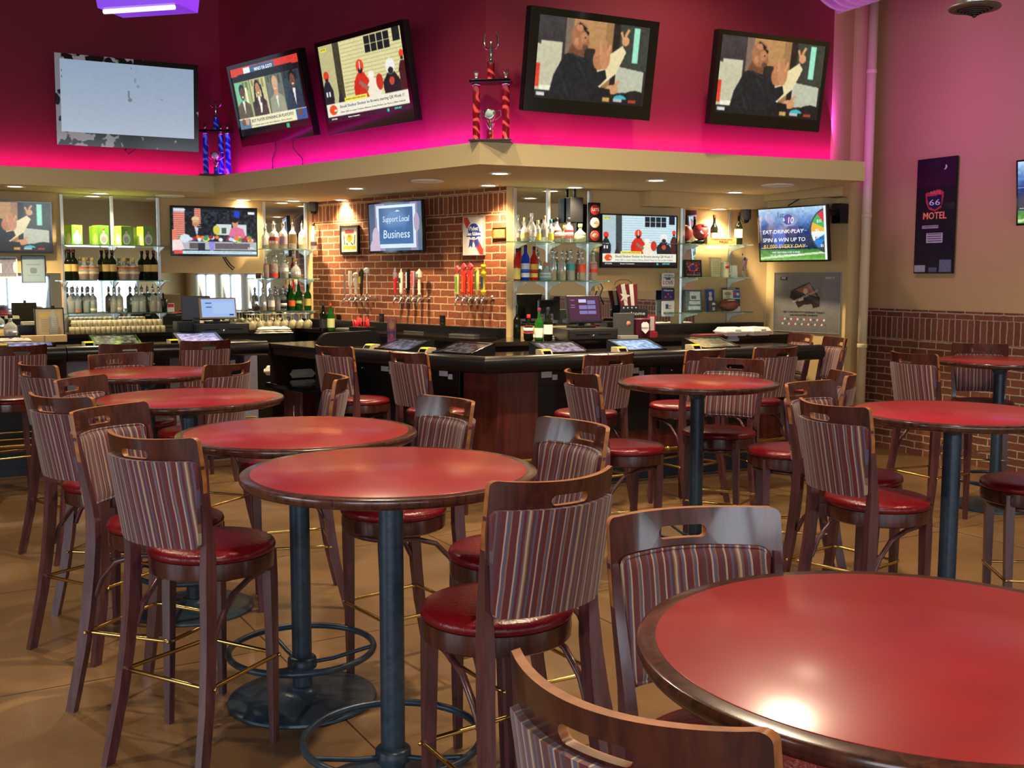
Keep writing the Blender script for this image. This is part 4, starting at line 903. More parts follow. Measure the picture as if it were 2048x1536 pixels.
def bottle(loc, label, kind='std', h=.3, r=.038, glass='clear', liq=None, fill=.5, lab=None, lz=(.16, .46), cap=(30, 30, 30), pour=False, group=None, lab2=None):
    key = (kind, h, r, glass, liq, fill, lab, lz, cap, pour, lab2)
    nm = 'bottle'
    if key in BC: return dup(BC[key], loc, random.uniform(-20, 20), label, group)
    t = thing(nm, label, 'bottle', loc, random.uniform(-20, 20), group); pf = SHAPE[kind](h, r)
    b = B(); b.lathe(pf, 14); b.build('glass_body', GL[glass], t, auto=60)
    if liq:
        top = h * fill; q = [(max(.001, a - .003), z) for a, z in pf if z < top]; q[0] = (q[0][0], .004)
        b = B(); b.lathe(q + [(q[-1][0], top)], 12); b.build('liquor', mat('liquor %s' % (liq,), liq, .1, trans=.35, ior=1.33), t, auto=60)
    if lab:
        rr = lambda z: np.interp(z, [p[1] for p in pf], [p[0] for p in pf])
        b = B(); b.lathe([(rr(h * lz[0]) + .0004, h * lz[0]), (rr(h * lz[0]) + .0011, h * lz[0]), (rr(h * lz[1]) + .0011, h * lz[1]), (rr(h * lz[1]) + .0004, h * lz[1])], 14); lo = b.build('paper_label', ink(lab), t, auto=40)
        if lab2: b = B(); zz = h * (lz[0] * .55 + lz[1] * .45); b.lathe([(rr(zz) + .0012, zz - .016), (rr(zz) + .0018, zz - .016), (rr(zz) + .0018, zz + .016), (rr(zz) + .0012, zz + .016)], 14); b.build('printed_band', ink(lab2), lo)
    rn = pf[-1][0]
    b = B()
    if pour: b.lathe([(rn, h), (rn * 1.15, h + .004), (rn * .8, h + .016), (.003, h + .03), (.0025, h + .055)], 10)
    else: b.lathe([(rn + .001, h - .022), (rn + .002, h - .02), (rn + .002, h + .006), (rn, h + .009)], 12)
    b.build('pourer' if pour else 'cap', CHROME if pour == 2 else ink(cap, .35), t, auto=50)
    BC[key] = t; return t
OR = ['first', 'second', 'third', 'fourth', 'fifth', 'sixth', 'seventh', 'eighth', 'ninth', 'tenth', 'eleventh', 'twelfth']
AMB, PAL, GRN = (214, 116, 30), (226, 200, 100), (120, 150, 40)
def row(key, r_, items, wh, grp):
    for i, (px_, desc, kw) in enumerate(items): bottle(spot(key, r_, px_), '%s, %s from left, %s' % (desc, OR[i], wh), group=grp, **kw)
W_ = (226, 222, 210)
irish = dict(kind='std', h=.285, r=.04, glass='dark', lab=(206, 170, 100), lz=(.3, .54), cap=(90, 24, 30))
crown = dict(kind='crown', h=.21, r=.062, liq=AMB, fill=.62, glass='clear', lab=(226, 206, 150), lz=(.3, .4), cap=(206, 170, 90))
row('L', 1, [(137, 'dark green whiskey bottle with tan label and red cap', irish), (147, 'dark green whiskey bottle with tan label and red cap', irish), (168, 'squat amber whisky bottle with cream label and gold cap', crown), (184, 'squat amber whisky bottle with cream label and gold cap', crown), (213, 'dark green whiskey bottle with tan label and red cap', irish), (224, 'dark green whiskey bottle with tan label and red cap', irish),
  (248, 'squat amber whisky bottle with cream label and gold cap', crown), (266, 'squat amber whisky bottle with cream label and gold cap', crown), (295, 'dark green whiskey bottle with tan label and red cap', irish), (307, 'dark green whiskey bottle with tan label and red cap', irish)], 'middle left shelf', 'whiskey bottles on the left unit')
cl = lambda liq, **k: dict(dict(kind='std', h=.225, r=.036, liq=liq, fill=.5, pour=2), **k)
row('L', 2, [(140, 'clear bottle with pourer', cl((200, 200, 190))), (152, 'clear bottle with pourer and orange edge', cl((190, 196, 190), lab=(200, 110, 70), lz=(.05, .12))), (171, 'clear bottle of green liqueur with pourer', cl((110, 170, 90))), (183, 'clear bottle of green liqueur with pourer and pale label', cl((120, 170, 90), lab=(206, 206, 170), lz=(.1, .2))), (225, 'clear bottle of golden liquor with pourer', cl((206, 176, 40))), (236, 'clear bottle with pourer and small label', cl((214, 206, 150), lab=(200, 190, 160), lz=(.12, .22))), (269, 'clear rounded bottle of pale liquor', cl((206, 206, 160), r=.04)), (281, 'clear rounded bottle of pale liquor', cl((206, 210, 170), r=.04)), (304, 'clear bottle of tan liquor with pourer', cl((196, 160, 90))), (315, 'clear bottle of tan liquor with pourer', cl((196, 166, 100)))], 'bottom left shelf', 'clear bottles on the left unit')
row('N', 0, [(531, 'small clear bottle with pourer', cl(PAL, h=.2, fill=.2)), (548, 'clear whisky bottle with slanted red label', cl(AMB, h=.25, r=.043, fill=.22, lab=(150, 50, 50), lz=(.34, .5))), (567, 'clear whisky bottle with pale purple label', cl(AMB, h=.26, r=.043, fill=.18, lab=(150, 120, 136), lz=(.2, .5))), (586, 'clear bottle with dark gilt label', cl(AMB, h=.26, r=.04, fill=.2, lab=(110, 90, 50), lz=(.25, .6))), (605, 'clear bottle with pink label', cl(PAL, h=.25, r=.038, fill=.3, lab=(220, 150, 140), lz=(.2, .5))), (628, 'tall cognac bottle with dark neck', dict(kind='tall', h=.27, r=.034, liq=(150, 60, 24), fill=.6, lab=(50, 26, 20), lz=(.15, .3)))], 'top narrow shelf', 'bottles on the narrow unit')
row('N', 1, [(532, 'amber bottle with gold cap', cl((206, 120, 30), h=.2, r=.03, fill=.75)), (547, 'bright orange amber whisky bottle with red label', cl((216, 106, 24), h=.22, r=.044, fill=.7, lab=(196, 50, 40), lz=(.06, .24))), (569, 'clear bottle with green liqueur and white label', cl((120, 136, 50), h=.22, r=.04, fill=.28, lab=(210, 206, 196), lz=(.34, .5))), (591, 'round clear bottle of pale brandy', dict(kind='squat', h=.2, r=.056, liq=(216, 190, 110), fill=.2, cap=(206, 190, 80)))], 'middle narrow shelf', 'bottles on the narrow unit')
row('N', 2, [(524, 'clear bottle with pourer', cl(AMB, h=.22, fill=.2)), (541, 'clear bourbon bottle with white label', cl(AMB, h=.22, fill=.2, lab=W_, lz=(.2, .5))), (554, 'dark amber bottle with pale label', cl((120, 60, 24), h=.21, r=.03, fill=.5)), (565, 'square black labelled whiskey bottle with pourer', cl((120, 60, 24), h=.225, fill=.6, lab=(24, 24, 26), lz=(.1, .5), lab2=(220, 220, 216))), (582, 'green bottle with orange label', dict(kind='tall', h=.235, r=.034, glass='green', lab=(224, 96, 40), lz=(.2, .46), pour=True, cap=(190, 60, 60))), (595, 'green bottle with pourer', dict(kind='tall', h=.25, r=.036, glass='green', lab=(150, 190, 110), lz=(.3, .42), pour=True)), (614, 'green bottle with tan label', dict(kind='tall', h=.25, r=.038, glass='green', lab=(206, 180, 100), lz=(.2, .5), pour=True))], 'bottom narrow shelf', 'bottles on the narrow unit')
row('R', 0, [(1049, 'small clear bottle with tan label', dict(kind='squat', h=.2, r=.034, liq=PAL, fill=.4, lab=(196, 150, 80), lz=(.16, .34), cap=(214, 190, 140))), (1063, 'tall clear decanter bottle with ball stopper', dict(kind='crown', h=.24, r=.045, lab=(216, 190, 190), lz=(.2, .36), cap=(230, 230, 230))), (1075, 'short yellow labelled bottle', dict(kind='std', h=.18, r=.032, liq=PAL, fill=.4, lab=(226, 190, 60), lz=(.1, .4), cap=(210, 200, 150))), (1088, 'slim clear bottle with grey label', dict(kind='tall', h=.22, r=.034, lab=(150, 140, 136), lz=(.2, .5), cap=(170, 120, 90))), (1101, 'short teal capped bottle with yellow label', dict(kind='std', h=.19, r=.032, lab=(226, 200, 70), lz=(.1, .4), cap=(20, 90, 90))), (1113, 'round clear bottle with red and white label', dict(kind='crown', h=.205, r=.047, liq=PAL, fill=.3, lab=(206, 60, 60), lz=(.2, .5), lab2=(230, 220, 210))), (1137, 'straight clear bottle with red and white label', dict(kind='std', h=.21, r=.041, lab=(206, 60, 60), lz=(.2, .52), lab2=(230, 224, 214))), (1160, 'squat yellow tequila bottle with round stopper', dict(kind='squat', h=.16, r=.058, liq=(214, 206, 120), fill=.45, cap=(224, 214, 90)))], 'top tequila shelf', 'bottles on the tequila shelves')
row('R', 1, [(1034, 'tall bottle with red top and yellow body', dict(kind='tall', h=.27, r=.03, glass='red', lab=(216, 200, 110), lz=(.05, .4))), (1051, 'tall cobalt blue bottle with white stripes', dict(kind='tall', h=.30, r=.036, glass='blue', lab=(206, 216, 236), lz=(.1, .5), lab2=(40, 80, 200))), (1068, 'tall dark red bottle with yellow stripes', dict(kind='tall', h=.29, r=.034, glass='red', lab=(226, 190, 70), lz=(.1, .5), lab2=(180, 40, 40))), (1091, 'squat pale blue bottle with ball cork', dict(kind='squat', h=.15, r=.055, glass='teal', lab=(200, 206, 216), lz=(.2, .45), cap=(196, 120, 60))), (1105, 'clear bottle of pale tequila with pourer', cl(PAL, h=.25, fill=.4)), (1124, 'clear bottle with yellow tinge and pourer', cl((214, 196, 90), h=.24, fill=.36)), (1142, 'clear bottle with teal label', cl((226, 220, 170), h=.25, fill=.3, lab=(60, 150, 150), lz=(.36, .6))), (1164, 'clear bottle with orange red label and pourer', cl(PAL, h=.24, fill=.3, lab=(214, 80, 50), lz=(.3, .6))), (1187, 'clear bottle of amber tequila with red label', cl((214, 160, 50), h=.24, fill=.6, lab=(206, 50, 40), lz=(.3, .64)))], 'lower tequila shelf', 'bottles on the tequila shelves')
row('S', 0, [(1427, 'green wine bottle with white label', dict(kind='wine', h=.27, r=.037, glass='dark', lab=(214, 214, 206), lz=(.12, .4), cap=(110, 40, 30))), (1476, 'dark wine bottle with cream label', dict(kind='wine', h=.30, r=.038, glass='dark', lab=(224, 214, 186), lz=(.22, .5), cap=(80, 30, 26)))], 'top trophy shelf', 'wine bottles on the trophy shelf')
ZC = 1.1205
def onc(x, y, z=ZC, back=0): p = atz(x, y, z); k = (p.xy.length + back) / p.xy.length; return Vector((p.x * k, p.y * k, z))
for (x, y), lb, kw in [((647, 662), 'dark green wine bottle with black label and pourer, at the brick wall foot', dict(kind='tall', h=.245, r=.037, glass='dark', lab=(40, 40, 42), lz=(.12, .46), pour=True)), ((662, 662), 'green bottle with pale label and red pourer, at the brick wall foot', dict(kind='tall', h=.245, r=.037, glass='green', lab=(206, 214, 150), lz=(.14, .5), pour=True, cap=(200, 40, 40))),
   ((1034, 676), 'tall dark bottle, leftmost on the right back counter', dict(kind='wine', h=.27, r=.034, glass='dark', pour=True)), ((1057, 681), 'bottle with red wax and white label on the right back counter', dict(kind='squat', h=.21, r=.044, glass='dark', lab=(190, 40, 40), lz=(.3, .6), lab2=(226, 220, 210), cap=(190, 40, 40))), ((1078, 681), 'green wine bottle with white label and cork on the right back counter', dict(kind='wine', h=.265, r=.038, glass='green', lab=(226, 226, 216), lz=(.1, .4), cap=(120, 40, 60))), ((1096, 681), 'dark wine bottle with white shield label on the right back counter', dict(kind='wine', h=.27, r=.038, glass='dark', lab=(230, 230, 224), lz=(.2, .5), cap=(40, 40, 60)))]:
    bottle(onc(x, y), lb, group='bottles on the back counters', **kw)
bottle(onc(22, 672), 'clear glass decanter at the far left of the back counter', kind='squat', h=.18, r=.06, group=None)
bottle(onc(108, 676), 'clear slim bottle before the framed certificate', kind='tall', h=.27, r=.036, group=None)
# green gift boxes on the top left shelf
for i, px_ in enumerate((150, 203, 248, 292)):
    p = spot('L', 0, px_, .13); t = thing('gift_box', 'lime green boxed liquor, %s of four on the top left shelf' % ('leftmost', 'second', 'third', 'rightmost')[i], 'box', p, 52, 'green boxes on the top shelf')
    b = B(); b.box(-.055, .055, -.055, .055, 0, .185, .002); b.build('carton', mat('lime carton', (124, 164, 40), .45), t)
    q = Pix(24, 40, (96, 160, 60)); q.ell(.5, .68, .38, .3, (206, 210, 206)).rect(.4, .2, .6, .45, (190, 196, 190)).ell(.5, .72, .26, .18, (160, 160, 166)).rect(.38, .14, .62, .24, (196, 90, 50)).rect(0, .97, 1, 1, (60, 120, 50))
    q.mesh('front_print', .108, .181, PRINT, t, (0, -.0556, .0925))
    q = Pix(24, 40, (176, 214, 40)); q.ell(.5, .7, .34, .28, (220, 220, 150)); o = q.mesh('side_print', .108, .181, PRINT, t, (-.0556, 0, .0925)); o.rotation_euler = (0, 0, R(-90))
# plastic cup and red card on bottom left shelf
p = spot('L', 2, 325); b = B(); b.lathe([(.028, 0), (.042, .13), (.044, .13), (.03, -.0)], 20); tag(b.build('plastic_cup', BLACK), 'black tumbler at the right end of the bottom left shelf', 'cup').location = p
p = spot('L', 2, 338); b = B(); b.box(-.035, .035, -.02, .02, 0, .085, .002); b.box(-.03, .03, -.0215, -.02, .045, .08, 0, 1); o = b.build('tea_box', [ink((226, 216, 206)), ink((200, 50, 60))]); o.location = p; o.rotation_euler = (0, 0, R(30)); tag(o, 'small white and red carton beside the black tumbler', 'box')

# ------------------------------------------------------------------ glassware on the back counter
GLS = mat('barware glass', (246, 240, 206), .06, trans=.62, ior=1.45)
t0 = thing('shot_glass', 'small upturned shot glass in the long double row under the left shelves', 'glass', (0, 0, 0), 0, 'shot glasses in the long row')
b = B(); b.lathe([(.024, 0), (.021, .05), (.019, .058), (.001, .058)], 10); b.lathe([(.0225, .001), (.0195, .05), (.001, .05)], 10); b.build('bowl', GLS, t0)
k = 0
uA = WL.px(137, 672, .42)[0]; uB = WL.px(331, 672, .42)[0]
for lay in (0, 1):
    for j in range(2):
        m_ = 19 - lay
        for i in range(m_):
            u = uA + .03 + (uB - uA - .06) * (i + .5 * lay) / 18; loc = WL.at(u, .46 - .06 * j - .02 * lay, ZC + .0595 * lay)
            lb = 'small upturned shot glass in the %s layer under the left shelves' % ('lower', 'upper')[lay]
            g_ = 'shot glasses, %s layer' % ('lower', 'upper')[lay]
            if k == 0: t0.location = loc; t0['label'] = lb; t0['group'] = g_
            else: dup(t0, loc, random.uniform(0, 90), lb, g_)
            k += 1
t0 = thing('wine_glass', 'upturned stemmed glass', 'glass', (0, 0, 0), 0, 'upturned stemmed glasses')
b = B(); b.lathe([(.031, .0), (.038, .03), (.036, .055), (.02, .075), (.004, .085), (.0035, .14), (.03, .148), (.031, .151)], 12); b.lathe([(.0295, .002), (.036, .03), (.034, .054), (.018, .072), (.001, .078)], 12); b.build('bowl', GLS, t0)
k = 0
for j in range(3):
    for i in range(13):
        u = WL.px(500, 655, .4)[0] + .082 * i; v = .47 - .085 * j
        if u > WL.px(622, 655, v)[0]: continue
        loc = WL.at(u + .03 * (j % 2), v, ZC)
        lb = 'upturned stemmed glass beside the blue screened register, %s row' % ('front', 'middle', 'rear')[j]; g_ = 'stemmed glasses, %s row' % ('front', 'middle', 'rear')[j]
        if k == 0: t0.location = loc; t0['label'] = lb; t0['group'] = g_
        else: dup(t0, loc, 0, lb, g_)
        k += 1
# folded white cloths
def cloth(loc, rz, L_, W2, label, layers=2, c=(226, 220, 206)):
    b = B(); r = random.Random(int(L_ * 1000))
    for q in range(layers):
        n_ = 14; vs = []; fs = []
        for i in range(n_):
            for j in range(8):
                x = (i / (n_ - 1) - .5) * L_ * (1 - .06 * q); y = (j / 7 - .5) * W2 * (1 - .1 * q); e = min(1, min(i, n_ - 1 - i, j, 7 - j) / 1.5)
                vs.append((x, y, .004 + .018 * q + .016 * e * (1 + .5 * math.sin(i * 1.3 + j * .8 + q)) ))
        for i in range(n_ - 1):
            for j in range(7): a = i * 8 + j; fs.append((a, a + 8, a + 9, a + 1))
        b._add(vs, fs, True)
        b._add([(v[0], v[1], .0 + .018 * q) for v in vs], fs, True)
    o = b.build('bar_towel', ink(c, .9)); o.location = loc; o.rotation_euler = (0, 0, R(rz)); return tag(o, label, 'towel')
cloth(onc(548, 666), 30, .34, .14, 'crumpled white bar towel in front of the stemmed glasses', 3)
cloth(onc(1085, 679), 26, .26, .12, 'crumpled cream towel in front of the wine bottles')
cloth(onc(28, 687, ZC), 30, .28, .1, 'white folded towel at the far left of the back counter')
b = B(); b.sphere((0, 0, .018), .018, 12, 8, sc=(1.5, 1, 1)); o = b.build('lime_squeezer', ink((214, 60, 60), .3)); o.location = onc(124, 677); tag(o, 'small red rounded object left of the shot glass row', 'bar tool')
t = thing('foam_clamshell', 'stack of cream foam clamshell boxes right of the wine bottles', 'takeaway box', onc(1118, 674), 20)
for q in range(2):
    b = B(); z0 = q * .045; b.bar([((0, 0, z0), .10, .075), ((0, 0, z0 + .02), .115, .09)]); b.bar([((0, 0, z0 + .023), .115, .09), ((0, 0, z0 + .042), .09, .07)]); b.build('shell', FOAM, t, auto=30)
foam_box(onc(1462, 672, ZC, .1), 20, 'left white foam box on the right back counter', 1.0)
foam_box(onc(1508, 671, ZC, .1), 32, 'right white foam box on the right back counter', 1.0)
b = B(); b.box(-.13, .13, -.09, .09, 0, .008, .002); b.box(-.12, .12, -.085, .085, .008, .014, .002); o = b.build('menu_folder', ink((96, 34, 38))); o.location = onc(1415, 672, ZC, .05); o.rotation_euler = (0, 0, R(26)); tag(o, 'dark red folder lying left of the foam boxes', 'folder')

# ------------------------------------------------------------------ beer taps
def tap(px_, key, label, grp):
    u = WM.px(px_, 597, .12)[0]; z = WM.px(px_, 597, .12)[1]
    t = thing('beer_tap', label, 'beer tap', WM.at(u, 0, z), -45.1, grp)
    b = B(); b.m = Matrix.Rotation(R(90), 4, 'X'); b.lathe([(.027, .0), (.027, .008), (.016, .014), (.013, .03), (.013, .085), (.02, .09), (.02, .105), (.001, .112)], 16); b.build('shank', CHROME, t, auto=40)
    b = B(); b.sphere((0, -.115, 0), .017, 12, 8); b.tube([(0, -.115, 0), (0, -.135, -.02), (0, -.145, -.07)], [.011, .01, .008], 10); b.lathe([(.012, .012), (.008, .03), (.006, .05)], 10, 0, -.115); b.build('faucet', CHROME, t, auto=50)
    y = -.115; b = B(); T = []
    if key == 'rod': b.lathe([(.008, .04), (.009, .05), (.008, .27), (.01, .275), (.008, .28)], 10, 0, y); m = STEEL
    elif key == 'white': b.lathe([(.008, .04), (.012, .07), (.011, .13)], 10, 0, y); b.box(-.018, .018, y - .012, y + .012, .13, .28, .003); m = ink((226, 220, 206), .4)
    elif key == 'figure': b.lathe([(.008, .04), (.016, .06), (.012, .12), (.022, .13), (.024, .2), (.016, .21)], 12, 0, y); b.sphere((0, y, .235), .028, 12, 8); m = ink((230, 222, 200), .4)
    elif key == 'dark': b.lathe([(.008, .03), (.016, .06), (.018, .15), (.024, .2), (.028, .25), (.02, .28), (.006, .3)], 10, 0, y); b.box(-.016, .016, y - .026, y - .02, .15, .22, 0, 1); m = [ink((36, 44, 24), .4), ink((206, 200, 60))]
    elif key == 'helmet': b.lathe([(.006, .04), (.006, .25)], 8, 0, y); b.sphere((.0, y, .275), .032, 14, 10, sc=(.8, 1, 1)); b.sphere((-.012, y - .012, .28), .018, 10, 8, 1); m = [ink((226, 226, 226), .3), ink((150, 90, 40))]
    elif key == 'redpaddle': b.lathe([(.007, .04), (.012, .07), (.014, .16), (.022, .19), (.012, .2)], 12, 0, y, 1); b.box(-.024, .024, y - .01, y + .01, .2, .25, .004); b.lathe([(.01, .25), (.016, .27), (.004, .3)], 10, 0, y); m = [ink((150, 136, 140), .3), ink((206, 30, 50), .35)]
    elif key == 'cream': b.lathe([(.008, .04), (.02, .06), (.017, .1), (.025, .2), (.024, .245), (.01, .25), (.005, .285)], 14, 0, y); b.box(-.01, .012, y - .0262, y - .02, .15, .2, 0, 1); m = [ink((226, 216, 190), .35), ink((50, 54, 66))]
    elif key == 'black': b.box(-.02, .02, y - .011, y + .011, .08, .28, .003); b.lathe([(.007, .04), (.012, .08)], 10, 0, y); b.box(-.017, -.002, y - .0125, y - .011, .1, .25, 0, 1); m = [ink((22, 24, 30), .3), ink((220, 220, 224))]
    elif key == 'pinkbar': b.box(-.022, .022, y - .011, y + .011, .11, .26, .002); b.lathe([(.007, .03), (.013, .07), (.01, .11)], 10, 0, y); b.box(-.015, .008, y - .0125, y - .011, .12, .25, 0, 1); m = [ink((176, 150, 150), .3), ink((196, 60, 80))]
    elif key == 'paddle': b.lathe([(.008, .03), (.017, .04), (.011, .06), (.016, .12), (.011, .19)], 12, 0, y); b.lathe([(.018, .19), (.034, .2), (.034, .245), (.014, .265), (.004, .28)], 6, 0, y); b.box(-.014, .014, y - .035, y - .028, .205, .235, 0, 1); m = [ink((222, 206, 176), .4), ink((90, 130, 140))]
    elif key == 'diamond': b.box(-.02, .02, y - .015, y + .015, .04, .22, .003); b.box(-.014, .014, y - .0165, y - .015, .06, .2, 0, 1); b.m = Matrix.Translation((0, y, .265)) @ Matrix.Rotation(R(45), 4, 'Y'); b.box(-.024, .024, -.011, .011, -.024, .024, .002, 2); m = [ink((206, 190, 120), .35), ink((110, 160, 60)), ink((216, 60, 76), .35)]
    elif key == 'diamondred': b.box(-.022, .022, y - .015, y + .015, .04, .25, .003); b.box(-.014, .006, y - .0165, y - .015, .06, .2, 0, 1); b.m = Matrix.Translation((0, y, .285)) @ Matrix.Rotation(R(45), 4, 'Y'); b.box(-.024, .024, -.011, .011, -.024, .024, .002, 2); m = [ink((206, 44, 40), .35), ink((226, 96, 30)), ink((220, 70, 84), .35)]
    elif key == 'greenbar': b.box(-.018, .018, y - .011, y + .011, .07, .25, .002); b.box(-.014, -.0, y - .0125, y - .011, .08, .24, 0, 1); b.lathe([(.007, .03), (.012, .07)], 10, 0, y); b.lathe([(.018, .25), (.008, .28)], 8, 0, y, 2); m = [ink((206, 206, 110), .35), ink((50, 110, 50)), ink((224, 110, 30))]
    else: b.lathe([(.01, .03), (.024, .06), (.022, .07), (.016, .075), (.02, .2), (.026, .21), (.026, .23), (.016, .235), (.018, .27), (.026, .285), (.02, .3)], 12, 0, y); b.box(-.014, .014, y - .023, y - .017, .09, .19, 0, 1); m = [ink((230, 206, 40), .35), ink((50, 70, 110))]
    b.build('tap_handle', m, t, auto=50); return t
for px_, key, d_ in ((689, 'rod', 'beer tap with a plain thin steel handle'), (700, 'white', 'beer tap with a white bar handle'), (711, 'figure', 'beer tap with a cream bottle shaped handle'), (722, 'dark', 'beer tap with a dark green and yellow handle'), (733, 'helmet', 'beer tap with a white football helmet on a thin rod')): tap(px_, key, d_ + ', left group', 'left group of beer taps')
for px_, key, d_ in ((790, 'redpaddle', 'beer tap with a red and silver handle'), (802, 'cream', 'beer tap with a plump cream handle and dark mark'), (815, 'black', 'beer tap with a flat black handle'), (826, 'pinkbar', 'beer tap with a flat grey and pink bar'), (838, 'paddle', 'beer tap with a pale wooden paddle handle')): tap(px_, key, d_ + ', middle group', 'middle group of beer taps')
for px_, key, d_ in ((914, 'diamond', 'beer tap with green can handle and red diamond'), (927, 'diamondred', 'beer tap with red handle and red diamond, second in group'), (940, 'diamondred', 'beer tap with red handle and red diamond, third in group'), (953, 'greenbar', 'beer tap with a green and yellow bar'), (966, 'yellow', 'beer tap with a bright yellow and blue handle')): tap(px_, key, d_ + ', right group', 'right group of beer taps')
# drip trays, outlets
for i, (x, y, wd) in enumerate(((838, 661, .30), (934, 668, .34), (700, 656, .30))):
    t = thing('drip_tray', 'flat steel drip tray on the back counter, %s' % ('under the middle tap group', 'under the right tap group', 'behind the red straws')[i], 'drip tray', onc(x, y + 4), -45.1, 'drip trays')
    b = B(); b.box(-wd / 2, wd / 2, -.07, .07, 0, .016, .004); b.build('tray', STEEL, t); b = B()
    for q in range(int(wd / .02)): b.box(-wd / 2 + .012 + q * .02, -wd / 2 + .020 + q * .02, -.062, .062, .0165, .019)
    b.build('grate', STEEL, t)
for i, (x, y) in enumerate(((677, 640), (763, 639), (885, 643))):
    u, z = WM.px(x, y, .005); t = thing('wall_outlet', 'black electrical outlet low on the brick wall, %s of three' % ('left', 'middle', 'right')[i], 'outlet', WM.at(u, 0, z), -45.1, 'outlets on the brick wall')
    b = B(); b.box(-.036, .036, -.008, 0, -.058, .058, .002); b.build('cover_plate', BLACK, t); b = B(); b.box(-.016, .016, -.011, -.008, .008, .04, .002); b.box(-.016, .016, -.011, -.008, -.04, -.008, .002); b.build('socket', BLACKG, t)
# ------------------------------------------------------------------ pictures and signs on the walls
def framed(name, label, cat, fr, xa, xb, ya, yb, pic, fw, fmat, v=.02, prt=None, texts=(), group=None):
    xc, yc = (xa + xb) / 2, (ya + yb) / 2; u0 = fr.px(xa, yc, v)[0]; u1 = fr.px(xb, yc, v)[0]; z1 = fr.px(xc, ya, v)[1]; z0 = fr.px(xc, yb, v)[1]
    W, H = u1 - u0, z1 - z0; t = thing(name, label, cat, fr.at((u0 + u1) / 2, v, (z0 + z1) / 2), fr.deg, group)
    b = B(); b.box(-W / 2, W / 2, .004, v - .001, -H / 2, H / 2); b.build('backing', fmat or ink((200, 200, 196)), t)
    if fw:
        b = B()
        for a in ((-W / 2, W / 2, H / 2 - fw, H / 2), (-W / 2, W / 2, -H / 2, -H / 2 + fw), (-W / 2, -W / 2 + fw, -H / 2, H / 2), (W / 2 - fw, W / 2, -H / 2, H / 2)): b.box(a[0], a[1], -.006, .006, a[2], a[3], .001)
        b.build('frame', fmat, t)
    pic.mesh('print', W - 2 * fw, H - 2 * fw, prt or PRINT, t, (0, .003, 0))
    for (body, fx, fz, h, c, kw) in texts:
        kw = dict(kw); wd = kw.pop('w', None); em = kw.pop('em', 0)
        text('lettering', body, h, glow(c, em) if em else ink(c, .4), t, (-W / 2 + fx * W, .001, H / 2 - fz * H), align=kw.pop('al', 'CENTER'), width=wd * W if wd else None, **kw)
    return t
q = Pix(60, 96, (236, 232, 220)); q.rect(.24, .08, .76, .24, (206, 34, 40)).ell(.5, .42, .2, .16, (232, 186, 40)).ell(.5, .38, .1, .08, (206, 110, 40)).ell(.5, .5, .14, .1, (226, 170, 40)).rect(.08, .76, .92, .9, (226, 196, 60)).line(.15, .3, .2, .7, .02, (90, 96, 80)).line(.85, .3, .8, .7, .02, (90, 96, 80)).line(.3, .62, .4, .72, .02, (60, 60, 60)).line(.6, .62, .72, .72, .02, (60, 60, 60)); q.noise(40, 3, 5)
framed('framed_poster', 'small black framed red and yellow poster on the brick wall', 'picture', WM, 680, 717, 451, 508, q, .022, BLACK)
q = Pix(64, 104, (226, 216, 206)); q.poly([(0, 0), (.2, 0), (1, .9), (1, 1), (.8, 1), (0, .12)], (206, 56, 46)).ell(.5, .37, .32, .24, (232, 228, 222)).ell(.5, .37, .28, .21, (42, 66, 150)).rect(.14, .38, .86, .52, (42, 66, 150)).poly([(.3, .58), (.48, .6), (.42, .82), (.34, .76), (.24, .82)], (42, 66, 150)).poly([(.52, .6), (.7, .58), (.78, .82), (.66, .76), (.58, .82)], (42, 66, 150))
framed('tin_sign', 'white tin sign with a blue ribbon badge on the brick wall', 'sign', WM, 926, 968, 433, 511, q, .006, mat('tin rim', (210, 190, 170), .4, .6), texts=[('Pabst', .5, .31, .036, (236, 236, 236), dict(w=.42, shear=.15)), ('Blue Ribbon', .5, .445, .034, (236, 236, 236), dict(w=.66)), ('BEER', .5, .55, .014, (236, 236, 236), {})])
q = Pix(40, 34, (110, 74, 30))
for i in range(6): q.rect(.1, .12 + i * .14, .9, .17 + i * .14, (196, 160, 96))
q.noise(40, 2, 3)
framed('wall_plaque', 'small bronze plaque with worn lines right of the ribbon sign', 'plaque', WM, 985, 1011, 455, 477, q, .004, mat('bronze', (120, 84, 40), .4, .6), v=.012, prt=PRINTM)
q = Pix(66, 150, (18, 14, 26)); q.grad(0, 0, 1, .25, (26, 12, 40), (50, 10, 44)).grad(0, .25, 1, 1, (22, 18, 30), (30, 34, 44)).ell(.72, .085, .05, .02, (220, 216, 206)).ell(.69, .08, .045, .02, (26, 12, 40)).poly([(.24, .3), (.6, .27), (.72, .3), (.7, .36), (.66, .43), (.5, .46), (.34, .44), (.26, .38)], (190, 60, 70)).poly([(.28, .33), (.66, .32), (.66, .41), (.5, .445), (.34, .42)], (20, 30, 70)).rect(.18, .58, .6, .605, (190, 180, 190)).rect(.3, .645, .72, .735, (190, 194, 200)).rect(.02, .93, .3, .99, (170, 176, 190)).rect(.66, .88, .97, .99, (110, 120, 140)).rect(.4, .95, .6, .99, (90, 100, 120)); q.noise(14, 2, 4)
for i in range(4): q.rect(.33, .655 + i * .02, .69, .663 + i * .02, (50, 56, 70))
